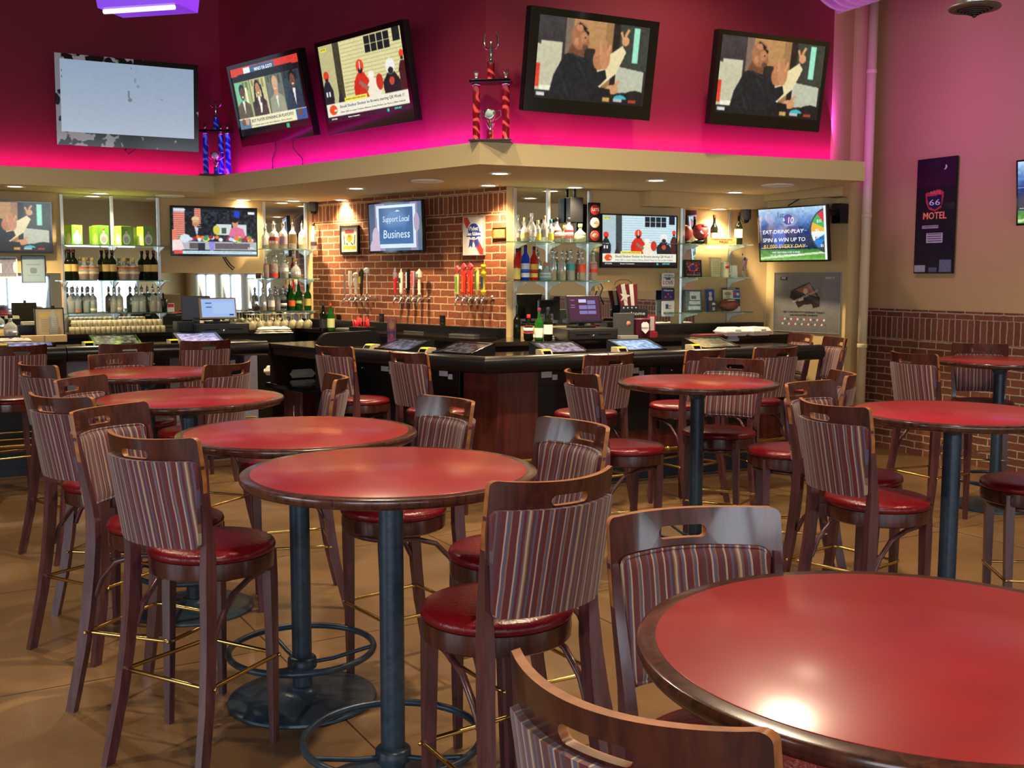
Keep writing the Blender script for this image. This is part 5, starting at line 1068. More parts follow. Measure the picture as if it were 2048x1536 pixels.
framed('route_sign', 'tall glossy black roadside motel poster on the tan right wall', 'sign', WE, 1831, 1908, 316, 547, q, 0, BLACK, v=.03, texts=[('ROUTE', .5, .30, .026, (236, 130, 140), dict(w=.26)), ('66', .49, .385, .052, (226, 232, 240), dict(w=.28)), ('MOTEL', .5, .50, .062, (226, 80, 50), dict(w=.62, bold=.002)), ('MOTEL', .5, .50, .056, (240, 190, 150), dict(w=.58, depth=.0014)), ('CINEMASCOPE', .4, .592, .012, (60, 40, 60), dict(w=.4))])
q = Pix(120, 88, (112, 110, 106)); q.grad(0, 0, 1, 1, (126, 124, 120), (100, 98, 96)).poly([(.26, .3), (.54, .15), (.7, .42), (.7, .56), (.6, .6), (.58, .52), (.46, .54), (.38, .6), (.32, .48), (.24, .42)], (40, 34, 34)).poly([(.3, .3), (.54, .18), (.66, .4)], (150, 90, 54)).ell(.48, .31, .035, .05, (206, 180, 150)).poly([(.26, .3), (.3, .28), (.7, .46), (.68, .52)], (60, 54, 52)).rect(.08, .07, .2, .12, (60, 60, 62)); q.noise(8, 3, 4)
for i in range(14): q.ell(.12 + .05 * i, .79, .014, .018, ((180, 60, 60), (210, 206, 200), (70, 70, 110), (200, 196, 190))[i % 4]); q.ell(.14 + .05 * i, .87, .014, .018, ((206, 206, 200), (80, 76, 80), (196, 196, 190), (150, 70, 60))[i % 4])
framed('sports_poster', 'grey baseball poster on the end wall under the prize wheel screen', 'poster', WS, 1548, 1681, 545, 665, q, .004, ink((150, 148, 146), .2), v=.012, texts=[('DIRECTV', .84, .09, .018, (226, 226, 226), {}), ('MLB', .14, .095, .018, (226, 226, 226), {}), ('WATCH HISTORY UNFOLD', .48, .40, .02, (220, 214, 206), dict(w=.4, rot=(90, -22, 0))), ('HERE', .42, .46, .018, (220, 214, 206), dict(rot=(90, -18, 0))), ("SEE TOMORROW'S LEGENDS TODAY", .46, .665, .018, (38, 38, 40), dict(w=.62)), ('with MLB EXTRA INNINGS', .46, .715, .016, (38, 38, 40), dict(w=.42, shear=.2))])
q = Pix(40, 30, (120, 118, 130)); q.rect(0, .3, .3, .8, (220, 220, 216)).ell(.95, .5, .1, .3, (206, 206, 210)); q.noise(20, 3, 2)
framed('framed_certificate', 'white framed grey photograph under the clapping hands screen, far left', 'picture', WL, -12, 35, 513, 556, q, .012, ink((214, 214, 208)))
q = Pix(40, 50, (120, 140, 150)); q.rect(.04, .04, .96, .96, (134, 154, 160)).ell(.5, .55, .16, .12, (96, 116, 126)).rect(.2, .3, .8, .34, (110, 130, 138)).rect(.2, .72, .8, .75, (110, 130, 138))
framed('framed_certificate', 'thin framed pale blue certificate beside the left shelves', 'picture', WL, 43, 91, 511, 566, q, .006, BLACK)
# certificate standing on the left back counter
def stand_panel(name, label, cat, loc, rz, W, H, pic, fm, lean=8, th=.012, fw=.01, prt=None):
    t = thing(name, label, cat, loc, rz); t.rotation_euler = (R(-lean), 0, R(rz)); b = B(); b.box(-W / 2, W / 2, .002, th, 0, H, .001); b.build('backing', fm, t)
    if fw:
        b = B()
        for a in ((-W / 2, W / 2, H - fw, H), (-W / 2, W / 2, 0, fw), (-W / 2, -W / 2 + fw, 0, H), (W / 2 - fw, W / 2, 0, H)): b.box(a[0], a[1], -.004, .003, a[2], a[3])
        b.build('frame', fm, t)
    pic.mesh('print', W - 2 * fw, H - 2 * fw, prt or PRINT, t, (0, .001, H / 2)); return t
q = Pix(40, 50, (206, 180, 130)); q.rect(.1, .1, .9, .92, (216, 192, 144)).ell(.32, .24, .16, .06, (236, 206, 80))
for i in range(8): q.rect(.2, .38 + i * .06, .8, .395 + i * .06, (170, 146, 106))
stand_panel('framed_certificate', 'tan certificate in a dark frame standing on the left back counter', 'picture', onc(101, 676, ZC, .06), 30, .24, .26, q, mat('dark frame', (40, 34, 28), .4))
b = B(); b.box(-.17, .17, -.05, .05, 0, .055, .003); b.box(-.005, .005, -.052, -.05, 0, .055, 0, 1); o = b.build('cardboard_tray', [ink((196, 164, 112), .8), ink((150, 120, 80))]); o.location = onc(88, 684); o.rotation_euler = (0, 0, R(30)); tag(o, 'low tan cardboard tray in front of the tan certificate', 'box')
b = B(); b.box(-.09, .09, -.05, .05, 0, .1, .004); b.box(-.06, .07, -.04, .04, .1, .13, .003, 1); o = b.build('napkin_holder', [BLACK, ink((230, 214, 170))]); o.location = onc(58, 674, ZC, .1); o.rotation_euler = (0, 0, R(30)); tag(o, 'black caddy with cream napkins left of the tan certificate', 'napkin holder')
# ------------------------------------------------------------------ registers and counter things
SCB = mat('blue register screen', (0, 0, 0), .2, emit=(150, 180, 226), es=1.1)
def register(label, x, y, rz, W, H, lean, pic, bodycol, z=ZC):
    t = thing('cash_register', label, 'cash register', onc(x, y, z), rz)
    b = B(); b.box(-.24, .24, -.16, .2, 0, .10, .006); b.build('drawer_box', bodycol, t)
    b = B(); b.box(-.225, .225, -.172, -.158, .012, .088, .003); d = b.build('cash_drawer', mat('drawer face', (34, 34, 36), .4), t)
    b = B(); b.m = Matrix.Translation((0, -.172, .04)) @ Matrix.Rotation(R(90), 4, 'X'); b.lathe([(.011, 0), (.011, .005), (.004, .006)], 14); b.build('lock', CHROME, d)
    b = B(); b.box(-.17, -.04, -.1745, -.172, .05, .055); b.box(.04, .17, -.1745, -.172, .05, .055); b.build('slot', BLACKG, d)
    b = B(); b.box(-.1, .1, -.02, .14, .10, .118, .004); b.box(-.03, .03, .05, .08, .11, .24); b.build('stand', BLACK, t)
    h = bpy.data.objects.new('display', None); C.objects.link(h); h.parent = t; h.location = (.0, .0, .14 + H / 2); h.rotation_euler = (R(-lean), 0, 0)
    b = B(); b.box(-W / 2, W / 2, 0, .035, -H / 2, H / 2, .006); b.build('monitor_case', mat('register rim', (150, 130, 110), .3, .5) if bodycol is BLACK else BLACK, h)
    pic.mesh('monitor_screen', W - .03, H - .03, SCRN, h, (0, -.001, 0))
    return t
q = Pix(60, 36, (150, 178, 224)); q.rect(.12, .2, .3, .24, (60, 80, 120)).rect(.14, .42, .3, .46, (60, 80, 120)).rect(.34, .16, .95, .8, (160, 186, 226)).rect(.82, .84, .95, .92, (40, 60, 110))
register('black cash drawer with a bright blue touch screen, left back counter', 438, 668, 30, .34, .20, 14, q, BLACK)
q = Pix(60, 44, (70, 26, 58)); q.rect(.34, .08, .58, .22, (190, 196, 232)); q.rect(0, .9, 1, 1, (50, 30, 60))
for i, (a, c) in enumerate(((.62, .14), (.34, .34), (.62, .34), (.34, .56), (.62, .56))): q.rect(a, c, a + .26, c + .15, (120, 112, 170))
for i in range(4): q.rect(.06, .12 + .1 * i, .2, .135 + .1 * i, (150, 130, 160))
register('dark cash register with a purple touch screen on the right back counter', 1168, 679, 24, .32, .24, 14, q, mat('register plastic', (36, 32, 32), .4))
t = thing('rear_monitor', 'black monitor seen from behind, left of the purple touch screen', 'monitor', onc(1091, 672), 200); b = B(); b.box(-.13, .13, 0, .03, .14, .36, .01); b.box(-.09, .09, .03, .06, .2, .33, .01); b.build('case', BLACK, t); b = B(); b.box(-.03, .03, .01, .05, .03, .2); b.box(-.1, .1, -.06, .12, 0, .03, .005); b.build('stand', BLACK, t)
t = thing('receipt_printer', 'small black receipt printer left of the blue touch screen', 'printer', onc(368, 669), 30); b = B(); b.box(-.08, .08, -.09, .09, 0, .12, .008); b.build('case', BLACK, t); b = B(); b.box(.065, .07, -.094, -.09, .04, .06); b.box(.065, .07, -.094, -.09, .08, .09); b.build('button', ink((220, 220, 220)), t)
t = thing('black_monitor', 'black screen back standing left of the blue touch screen', 'monitor', onc(393, 668, ZC, .1), 10); b = B(); b.box(-.13, .13, 0, .03, .12, .35, .008); b.build('case', BLACK, t); b = B(); b.box(-.03, .03, 0, .04, .02, .15); b.box(-.09, .09, -.05, .08, 0, .02); b.build('stand', BLACK, t)
# boxes at the right of the dark register
t = thing('storage_box', 'tall grey box with a round red sticker behind the welcome sign', 'box', onc(1247, 674, ZC, -.2), 24); b = B(); b.box(-.08, .075, -.05, .05, .03, .22, .003); b.build('case', mat('dark grey box', (64, 66, 66), .5), t); b = B(); b.box(-.09, .09, -.1, .08, 0, .03, .002); b.build('base', ink((150, 150, 150), .3), t); b = B(); b.m = Matrix.Translation((.02, -.05, .13)) @ Matrix.Rotation(R(90), 4, 'X'); b.lathe([(.022, 0), (.022, .001), (.001, .0012)], 20); b.build('sticker', ink((200, 120, 96)), t)
t = thing('card_reader', 'small black printer at the right side of the dark register', 'printer', onc(1218, 671, ZC, -.25), 24); b = B(); b.box(-.06, .06, -.07, .07, 0, .14, .008); b.build('case', BLACK, t); b = B(); b.box(-.04, .04, -.074, -.07, .02, .026); b.build('slot', CHROME, t)
BUCK = mat('maroon painted bucket', (92, 30, 52), .45)
t = thing('ice_bucket', 'maroon metal bucket with a white crest on the right back counter', 'bucket', onc(1279, 671, ZC, -.36), 24); b = B(); b.lathe([(.078, 0), (.08, .004), (.094, .16), (.097, .165), (.094, .17), (.09, .16), (.076, .01), (.001, .01)], 28); b.build('pail', BUCK, t, auto=50)
b = B(); b.tube([(.095 * math.cos(R(a)), -.02 - .02 * math.sin(R(a)), .15 + .0 * a) for a in range(180, 361, 15)], .003, 6); b.build('handle', STEEL, t)
b = B(); pts = [(.045 * math.cos(R(a)) * k, .055 * math.sin(R(a)) * k) for a, k in ((90, 1), (30, .95), (-30, .95), (-90, 1.1), (210, .95), (150, .95))]
b.m = Matrix.Rotation(R(-6), 4, 'X'); b.prism(pts, -.0965, -.094, axis='Y'); b.m = Matrix.Rotation(R(-6), 4, 'X'); o = b.build('crest', ink((226, 216, 220)), t); o.location = (0, 0.0, .09)
text('crest_text', 'BREWING CO', .012, BUCK, t, (0, -.1015, .092), rot=(84, 0, 0))
# striped hat welcome sign
t = thing('welcome_sign', 'wooden star and stripe top hat sign with the word welcome', 'sign', onc(1266, 668, ZC, -.12) + Vector((0, 0, .03)), 20)
def hatpt(x, z): return (x * (1 - .0) - z * .16, z)
b = B(); MR = [ink((110, 34, 44)), ink((232, 228, 216)), ink((40, 44, 66))]
for i in range(5):
    w0, w1 = .085, .125; x0, x1 = -1 + .4 * i, -1 + .4 * (i + 1); b.prism([hatpt(x0 * w0, .24), hatpt(x1 * w0, .24), hatpt(x1 * w1 * .85, .44), hatpt(x0 * w1 * .85, .43 - .02 * (i == 0))], 0, .018, i % 2, 'Y')
b.prism([hatpt(-.09, .20), hatpt(.09, .20), hatpt(.088, .24), hatpt(-.088, .24)], -.002, .02, 2, 'Y')
for i in range(4): b.m = Matrix.Translation((-.065 + .042 * i - .035, -.003, .22)) @ Matrix.Rotation(R(90), 4, 'X'); b.lathe([(.008, 0), (.008, .002)], 8, mi=1)
b.m = Matrix.Identity(4); st = [(.058 * (1 if i % 2 == 0 else .42) * math.sin(R(36 * i + 8)) - .09, .058 * (1 if i % 2 == 0 else .42) * math.cos(R(36 * i + 8)) + .325) for i in range(10)]; b.prism(st, -.008, 0, 1, 'Y')
b.build('hat', MR, t); b = B(); b.prism(rrect(-.13, .15, .13, .205, .02), -.004, .016, axis='Y'); br_ = b.build('brim', ink((36, 38, 46)), t); text('lettering', 'welcome', .032, ink((232, 232, 226)), br_, (.01, -.006, .166), width=.22)
b = B(); b.box(-.1, .1, 0, .04, -.0295, .13); b.build('stand', MR[0], t)
b = B(); b.tube([(-.10 + .09 * math.cos(R(a)), .01, .43 + .05 * math.sin(R(a))) for a in range(0, 181, 15)], .0025, 6); b.build('wire_hanger', BLACK, t)
# red card box
t = thing('card_box', 'small red box with a grey card beside the maroon bucket', 'box', onc(1304, 671, ZC, -.3), 24); b = B(); b.box(-.04, .04, -.03, .03, 0, .05, .002); b.box(-.035, .035, 0, .02, .05, .2, .002); b.build('case', ink((130, 30, 44)), t); b = B(); b.box(-.025, .02, -.003, 0, .06, .185); b.build('card', ink((170, 160, 160)), t)
# hanging signs
for i, (ya, yb, lb, c) in enumerate(((546, 573, 'topmost hanging tag reading love with a small blue truck', (230, 226, 220)), (576, 600, 'middle hanging tag, dark blue with red stars', (40, 48, 96)), (602, 633, 'lowest hanging tag, white with a blue and red drawing', (214, 218, 224)))):
    v = .06; u0 = WR.px(1324, ya, v)[0]; u1 = WR.px(1349, ya, v)[0]; z1 = WR.px(1336, ya, v)[1]; z0 = WR.px(1336, yb, v)[1]; W, H = u1 - u0, z1 - z0
    t = thing('hanging_tag', lb, 'sign', WR.at((u0 + u1) / 2, v, z0), WR.deg, 'hanging tags under the right bar screen'); b = B(); b.prism(rrect(-W / 2, W / 2, 0, H, .012), 0, .006, axis='Y'); b.build('board', ink(c), t)
    b = B()
    for x in (-.02, .02): b.tube([(x, .003, H - .004), (x, .003, H + .03)], .0012, 5)
    b.build('cord', BLACK, t)
    if i == 0: text('lettering', 'LOVE', .034, ink((150, 40, 50)), t, (0, -.001, H * .28), width=W * .8); text('lettering', 'God Bless', .014, ink((150, 60, 70)), t, (0, -.001, H * .84), width=W * .7); b = B(); b.box(-.025, .025, -.002, 0, H * .5, H * .64); b.box(-.005, .018, -.002, 0, H * .62, H * .72); b.build('truck_motif', ink((50, 70, 120)), t)
    if i == 1:
        text('lettering', 'Home', .018, ink((220, 220, 226)), t, (0, -.001, H * .8), width=W * .7)
        b = B()
        for x, z in ((-.03, .25), (.03, .25), (0, .5)): b.prism([(x + .014 * (1 if q_ % 2 == 0 else .4) * math.sin(R(36 * q_)), H * z + .014 * (1 if q_ % 2 == 0 else .4) * math.cos(R(36 * q_))) for q_ in range(10)], -.002, 0, axis='Y')
        b.build('star_motif', ink((206, 60, 76)), t)
    if i == 2: b = B(); b.box(-.03, 0, -.002, 0, H * .5, H * .8, 0, 0); b.box(0, .03, -.002, 0, H * .5, H * .56, 0, 1); b.box(0, .03, -.002, 0, H * .66, H * .72, 0, 1); b.build('flag_motif', [ink((50, 70, 120)), ink((190, 70, 80))], t); text('lettering', 'Blessed', .014, ink((60, 76, 120)), t, (0, -.001, H * .2), width=W * .7)
# badge sign and black speaker on the tequila unit
v = .14; p = spot('R', 0, 1189, v); H = WR.px(1189, 405, v)[1] - p.z; t = thing('badge_sign', 'upright black sign with three round badges on the top tequila shelf', 'sign', p, WR.deg); b = B(); b.box(-.056, .056, 0, .03, 0, H, .003); b.build('board', BLACK, t)
for i, (tx, c1, c2) in enumerate((("LET'S", (176, 40, 40), (232, 226, 214)), ('GO', (226, 206, 176), (176, 40, 40)), ('49', (176, 40, 40), (232, 226, 214)))):
    z = H * (.82 - .32 * i); b = B(); b.m = Matrix.Translation((0, 0, z)) @ Matrix.Rotation(R(90), 4, 'X'); b.lathe([(.046, 0), (.046, .006), (.041, .008), (.001, .008)], 32); bd = b.build('badge', ink(c1), t)
    if i == 2: b = B(); b.m = Matrix.Translation((0, -.009, z)) @ Matrix.Rotation(R(90), 4, 'X'); b.lathe([(.03, 0), (.03, .0015)], 24, sy=.62); b.build('oval', ink((214, 170, 120)), bd); text('badge_text', 'SF', .026, ink((176, 30, 34)), bd, (0, -.011, z), width=.034)
    else: text('badge_text', tx, .024, ink(c2), bd, (0, -.0085, z), width=.07 if i == 0 else .045, bold=.001)
p = WR.at(WR.px(1149, 430, .08)[0], .08, SOF0); b = B(); b.box(-.062, .062, -.05, .05, -.30, -.08, .004); b.box(-.01, .01, -.01, .01, -.08, 0); o = b.build('black_speaker', BLACK); o.location = p; o.rotation_euler = (0, 0, R(20)); tag(o, 'black box speaker hung in front of the tequila mirror', 'speaker')
# dome cameras
for i, (x, y) in enumerate(((627, 404), (1492, 411))):
    p = atz(x, y, SOF0) if i == 0 else WR.at(WR.px(x, y, .13)[0], .13, 2.305); t = thing('security_camera', ('black dome camera on the soffit beside the brick wall', 'black dome camera on the soffit above the trophy shelves')[i], 'security camera', p, 0, 'dome cameras'); b = B(); b.lathe([(.05, 0), (.052, -.01), (.05, -.09), (.04, -.1), (.001, -.1)][::-1], 24); b.build('housing', mat('camera housing', (52, 52, 54), .4), t, auto=40); b = B(); b.sphere((0, 0, -.098), .036, 18, 12); b.build('dome', BLACKG, t)
# trophy shelves
p = spot('S', 0, 1401, .14); t = thing('football_ornament', 'round red and white painted ornament on the top trophy shelf', 'ornament', p, 26); b = B(); b.m = Matrix.Translation((0, .0, .10)); b.lathe([(.03, -.1), (.06, -.085), (.07, -.07), (.04, -.06)], 20); b.build('foot', ink((30, 50, 46)), t); b = B(); b.sphere((0, 0, .115), .078, 28, 18); b.build('ball', ink((140, 40, 46), .5), t); b = B(); b.m = Matrix.Translation((0, -.055, .125)) @ Matrix.Rotation(R(75), 4, 'X')
b.tube([(.05 * math.cos(R(a)), .03 * math.sin(R(a)), 0) for a in range(190, 351, 20)], .011, 8); b.build('white_band', ink((228, 222, 212)), t); b = B(); b.sphere((0, -.05, .165), .03, 14, 10, sc=(1, .7, .8)); b.build('red_cap', ink((120, 30, 38)), t)
p = spot('S', 0, 1440, .22); t = thing('wooden_crate', 'low wooden box with dark lettering on the top trophy shelf', 'box', p, 26); b = B(); WC = wood('light wood box', (176, 122, 70), (150, 98, 54), .6, (4, 20, 20), 0); b.box(-.17, .17, -.025, .025, 0, .058, .002); b.build('board', WC, t); text('lettering', 'PALIO', .022, ink((60, 34, 20)), t, (.02, -.0262, .022), width=.1); text('lettering', 'TUSCAN HOUSE WINE', .01, ink((60, 34, 20)), t, (0, -.0262, .045), width=.24)
q = Pix(40, 36, (90, 40, 60)); q.ell(.5, .45, .36, .3, (200, 70, 60)).noise(110, 3, 6); q.rect(0, .88, 1, 1, (140, 120, 120)).ell(.5, .45, .2, .2, (60, 50, 130)).noise(60, 2, 7)
stand_panel('photo_frame', 'square framed team photo on the middle trophy shelf', 'picture', spot('S', 1, 1388, .12), 26, .19, .165, q, mat('dark brown frame', (60, 40, 36), .4), 6, .02, .014)
q = Pix(30, 40, (230, 214, 170)); q.rect(.08, .08, .92, .92, (226, 208, 160))
for i in range(7): q.rect(.2, .2 + i * .1, .8, .22 + i * .1, (190, 166, 120))
stand_panel('photo_frame', 'cream certificate standing behind the mug on the middle trophy shelf', 'picture', spot('S', 1, 1434, .11), 26, .135, .19, q, ink((214, 186, 130)), 6, .02, .006)
t = thing('beer_mug', 'clear glass mug with a red oval crest on the middle trophy shelf', 'mug', spot('S', 1, 1450, .2), 26); b = B(); b.lathe([(.04, 0), (.042, .005), (.04, .14), (.037, .14), (.036, .012), (.001, .012)], 20); b.build('glass_body', GLS, t, auto=50); b = B(); b.tube([(.04, 0, .03), (.075, 0, .035), (.082, 0, .07), (.075, 0, .11), (.04, 0, .118)], .006, 8); b.build('handle', GLS, t); b = B(); b.m = Matrix.Translation((0, -.0405, .1)) @ Matrix.Rotation(R(90), 4, 'X'); b.lathe([(.024, 0), (.024, .002)], 20, sy=.6); b.build('crest', ink((170, 40, 40)), t)
q = Pix(16, 24, (236, 236, 230)); stand_panel('greeting_card', 'plain white card right of the glass mug', 'card', spot('S', 1, 1469, .1), 26, .085, .115, q, ink((230, 230, 226)), 6, .003, 0)
t = thing('desk_flag', 'small stars and stripes flag in a glass on the middle trophy shelf', 'flag', spot('S', 1, 1488, .15), 26); b = B(); b.lathe([(.016, 0), (.02, .06), (.0185, .06), (.014, .003), (.001, .003)], 14); b.build('glass', GLS, t); b = B(); b.tube([(0, 0, .01), (-.02, 0, .215)], .002, 6); b.lathe([(.004, .21), (.006, .22), (.001, .235)], 8, -.02); b.build('staff', BLACK, t)
q = Pix(22, 28, (220, 216, 206))
for i in range(5): q.line(.1 + .2 * i, 1.1, .5 + .2 * i, .1, .05, (190, 70, 66))
q.rect(0, 0, .55, .32, (60, 66, 110)); o = q.mesh('flag_cloth', .05, .1, PRINTM, t, (.012, -.002, .14)); o.rotation_euler = (0, R(12), 0)
q = Pix(36, 44, (120, 136, 136)); q.rect(.3, .05, .95, .45, (224, 230, 226)).rect(.25, .52, .95, .68, (206, 220, 226)).rect(.2, .78, .95, .95, (216, 226, 226)).rect(.4, .25, .7, .42, (110, 120, 120)); q.noise(30, 3, 3)
stand_panel('photo_frame', 'dark framed pale photograph leaning on the bottom trophy shelf', 'picture', spot('S', 2, 1389, .1), 26, .2, .205, q, mat('grey frame', (84, 92, 92), .4), 5, .02, .008)
q = Pix(20, 36, (40, 70, 150)); q.ell(.5, .2, .2, .1, (200, 190, 160)).ell(.5, .42, .24, .12, (214, 200, 150)).rect(.2, .6, .8, .66, (90, 120, 190)); stand_panel('game_program', 'narrow blue booklet on the bottom trophy shelf', 'booklet', spot('S', 2, 1424, .09), 26, .09, .21, q, ink((60, 90, 150)), 5, .012, 0)
q = Pix(24, 20, (70, 66, 66)); q.rect(.4, .2, .8, .4, (190, 190, 186)).rect(.4, .6, .7, .9, (170, 170, 166)); stand_panel('game_program', 'small grey booklet in front of the blue one', 'booklet', spot('S', 2, 1429, .19), 26, .095, .105, q, ink((60, 60, 60)), 8, .01, 0)
q = Pix(50, 56, (226, 214, 176)); q.rect(0, 0, 1, .09, (70, 74, 74)).rect(.6, .1, 1, .45, (60, 100, 180)).ell(.72, .24, .1, .08, (200, 60, 60)).ell(.88, .28, .08, .06, (214, 214, 214)).rect(.6, .48, 1, .8, (50, 70, 120)).ell(.3, .26, .2, .08, (150, 140, 110)).ell(.3, .4, .14, .05, (170, 160, 130)).rect(.6, .82, 1, 1, (220, 220, 214))
t = stand_panel('game_program', 'large booklet with a dark title bar behind the football', 'booklet', spot('S', 2, 1466, .1), 26, .205, .225, q, ink((90, 90, 90)), 5, .016, 0); text('lettering', 'OFFICIAL', .011, ink((230, 230, 226)), t, (0, -.001, .216), width=.1)
t = thing('football', 'brown leather football lying on the bottom trophy shelf', 'football', spot('S', 2, 1460, .2), 26); b = B(); b.m = Matrix.Translation((0, 0, .062)) @ Matrix.Rotation(R(90), 4, 'Y'); b.lathe([(.001, -.115), (.02, -.104), (.042, -.08), (.056, -.045), (.061, 0), (.056, .045), (.042, .08), (.02, .104), (.001, .115)], 24); b.build('ball', mat('pebbled leather', (104, 52, 34), .5, bump=.3, bscale=200), t, auto=60); b = B()
for i in range(7): b.box(-.04 + i * .011, -.034 + i * .011, -.048, -.028, .103, .112)
b.build('laces', ink((230, 220, 190)), t)
# ------------------------------------------------------------------ video poker terminals in the counter
YEL = mat('yellow lit acceptor', (230, 200, 30), .4, emit=(236, 200, 20), es=.5)
BEI = mat('beige acceptor casing', (170, 156, 126), .4)
def terminal(fr, xs, xa, label, pic, lit):
    t0_, v = (xs, .0), -.22
    u = fr.px(xs, 692, v)[0]; ua = fr.px(xa, 694, -.1)[0]
    t = thing('gaming_terminal', label, 'gaming terminal', fr.at(u, v, 1.0685), fr.deg, 'gaming terminals set into the bar')
    b = B(); b.prism([(.16, 0), (.16, .085), (-.14, .015), (-.14, 0)], -.19, .19, axis='X'); b.build('console', BLACK, t)
    sl = math.atan2(.07, .30); h = pic.mesh('screen', .33, .25, SCRN if lit else PRINT, t, (0, .01, .0515)); h.rotation_euler = (R(-90) + sl, 0, 0)
    h.location = (0, .01, .0512)
    b = B(); b.m = Matrix.Translation((0, .01, .0505)) @ Matrix.Rotation(sl, 4, 'X')
    for a in ((-.19, .19, .125, .15), (-.19, .19, -.15, -.125), (-.19, -.165, -.15, .15), (.165, .19, -.15, .15)): b.box(a[0], a[1], a[2], a[3], -.001, .005, .001)
    b.build('bezel', BLACKG, t)
    b = B(); dx = ua - u; b.m = Matrix.Translation((dx, -.1, 0)); b.prism([(.06, 0), (.06, .045), (-.02, .045), (-.05, .012), (-.05, 0)], -.045, .045, axis='X'); ac = b.build('bill_acceptor', BEI, t)
    b = B(); b.m = Matrix.Translation((dx, -.1, 0)); b.prism([(.012, .0455), (.012, .048), (-.021, .048), (-.031, .038), (-.027, .037)], -.034, .034, axis='X'); b.build('yellow_light', YEL, ac)
    b = B(); b.m = Matrix.Translation((dx, -.1, 0)); b.prism([(-.031, .0365), (-.034, .0372), (-.051, .016), (-.048, .0145)], -.03, .03, axis='X'); b.build('bill_slot', BLACKG, ac)
    return t
def pk(c0, c1, s_): q = Pix(48, 36, c0); q.grad(0, 0, 1, 1, c0, c1); q.noise(90, 4, s_); return q
terminal(BR, 1121, 1092, 'lit gaming screen in the right counter, nearest the corner', pk((120, 110, 110), (150, 120, 150), 1), 1)
terminal(BR, 1275, 1243, 'blue lit gaming screen in the right counter, second from the corner', pk((150, 180, 220), (130, 160, 206), 2), 1)
terminal(BR, 1424, 1391, 'dim gaming screen in the right counter, nearest the bar end', pk((70, 66, 56), (90, 84, 70), 3), 1)
terminal(BM, 806, 738, 'dim gaming screen in the middle counter beside the menu holder', pk((46, 46, 60), (70, 66, 84), 4), 1)
terminal(BM, 925, 849, 'dark gaming screen in the middle counter nearest the corner', pk((36, 34, 40), (60, 56, 60), 5), 1)
terminal(BL, 58, 5, 'violet lit gaming screen in the left counter, behind the leftmost chair', pk((90, 90, 150), (120, 130, 180), 6), 1)
terminal(BL, 232, 178, 'dim gaming screen in the left counter with an orange lit acceptor', pk((90, 80, 66), (80, 76, 66), 7), 1)
terminal(BL, 398, 348, 'bright gaming screen in the left counter with a yellow lit acceptor', pk((150, 150, 190), (190, 160, 190), 8), 1)
# menu holder, straws
q = Pix(24, 60, (196, 110, 120)); q.grad(0, 0, 1, .5, (190, 130, 110), (170, 90, 130)).ell(.5, .28, .3, .16, (230, 170, 110)).grad(0, .5, 1, 1, (90, 80, 130), (220, 110, 140)).ell(.5, .7, .12, .12, (230, 90, 90)); q.noise(30, 3, 4)
p = atz(784, 692, 1.069); t = thing('menu_holder', 'clear stand with a pink drinks card on the middle counter', 'menu holder', (p.x * 1.012, p.y * 1.012, 1.0695), -38)
b = B(); b.box(-.055, .055, -.03, .03, 0, .004); b.box(-.055, .055, .001, .004, .004, .235); b.box(-.055, .055, -.005, -.0025, .004, .235); b.build('stand', mat('clear acrylic', (240, 240, 244), .03, trans=1, ior=1.3), t); q.mesh('drinks_card', .104, .225, PRINTM, t, (0, -.0015, .12))
t = thing('straw_caddy', 'low black caddy bristling with red straws, behind the black partition', 'straw holder', onc(724, 668, ZC, .36), -40)
b = B(); b.box(-.13, .13, -.05, .05, 0, .05, .004); b.build('caddy', BLACK, t)
rs_ = random.Random(3)
for i in range(16): x = -.11 + .22 * i / 15; b = B(); a = rs_.uniform(-.5, .5); b.tube([(x, 0, .03), (x + a * .09, rs_.uniform(-.03, .03), .10 + rs_.uniform(0, .05))], .006, 6); b.build('straw', ink((226, 40, 44), .3), t)
# white acceptor box lying on the counter at the bar end
p = atz(1461, 682, 1.069); b = B(); b.box(-.06, .06, -.05, .05, 0, .03, .004); b.prism([(.045, .03), (.03, .06), (-.03, .06), (-.045, .03)], -.05, .05, axis='X'); o = b.build('napkin_dispenser', ink((176, 190, 200), .3)); o.location = (p.x, p.y, 1.0695); o.rotation_euler = (0, 0, R(27)); tag(o, 'pale grey dispenser on the counter beyond the last gaming screen', 'dispenser')
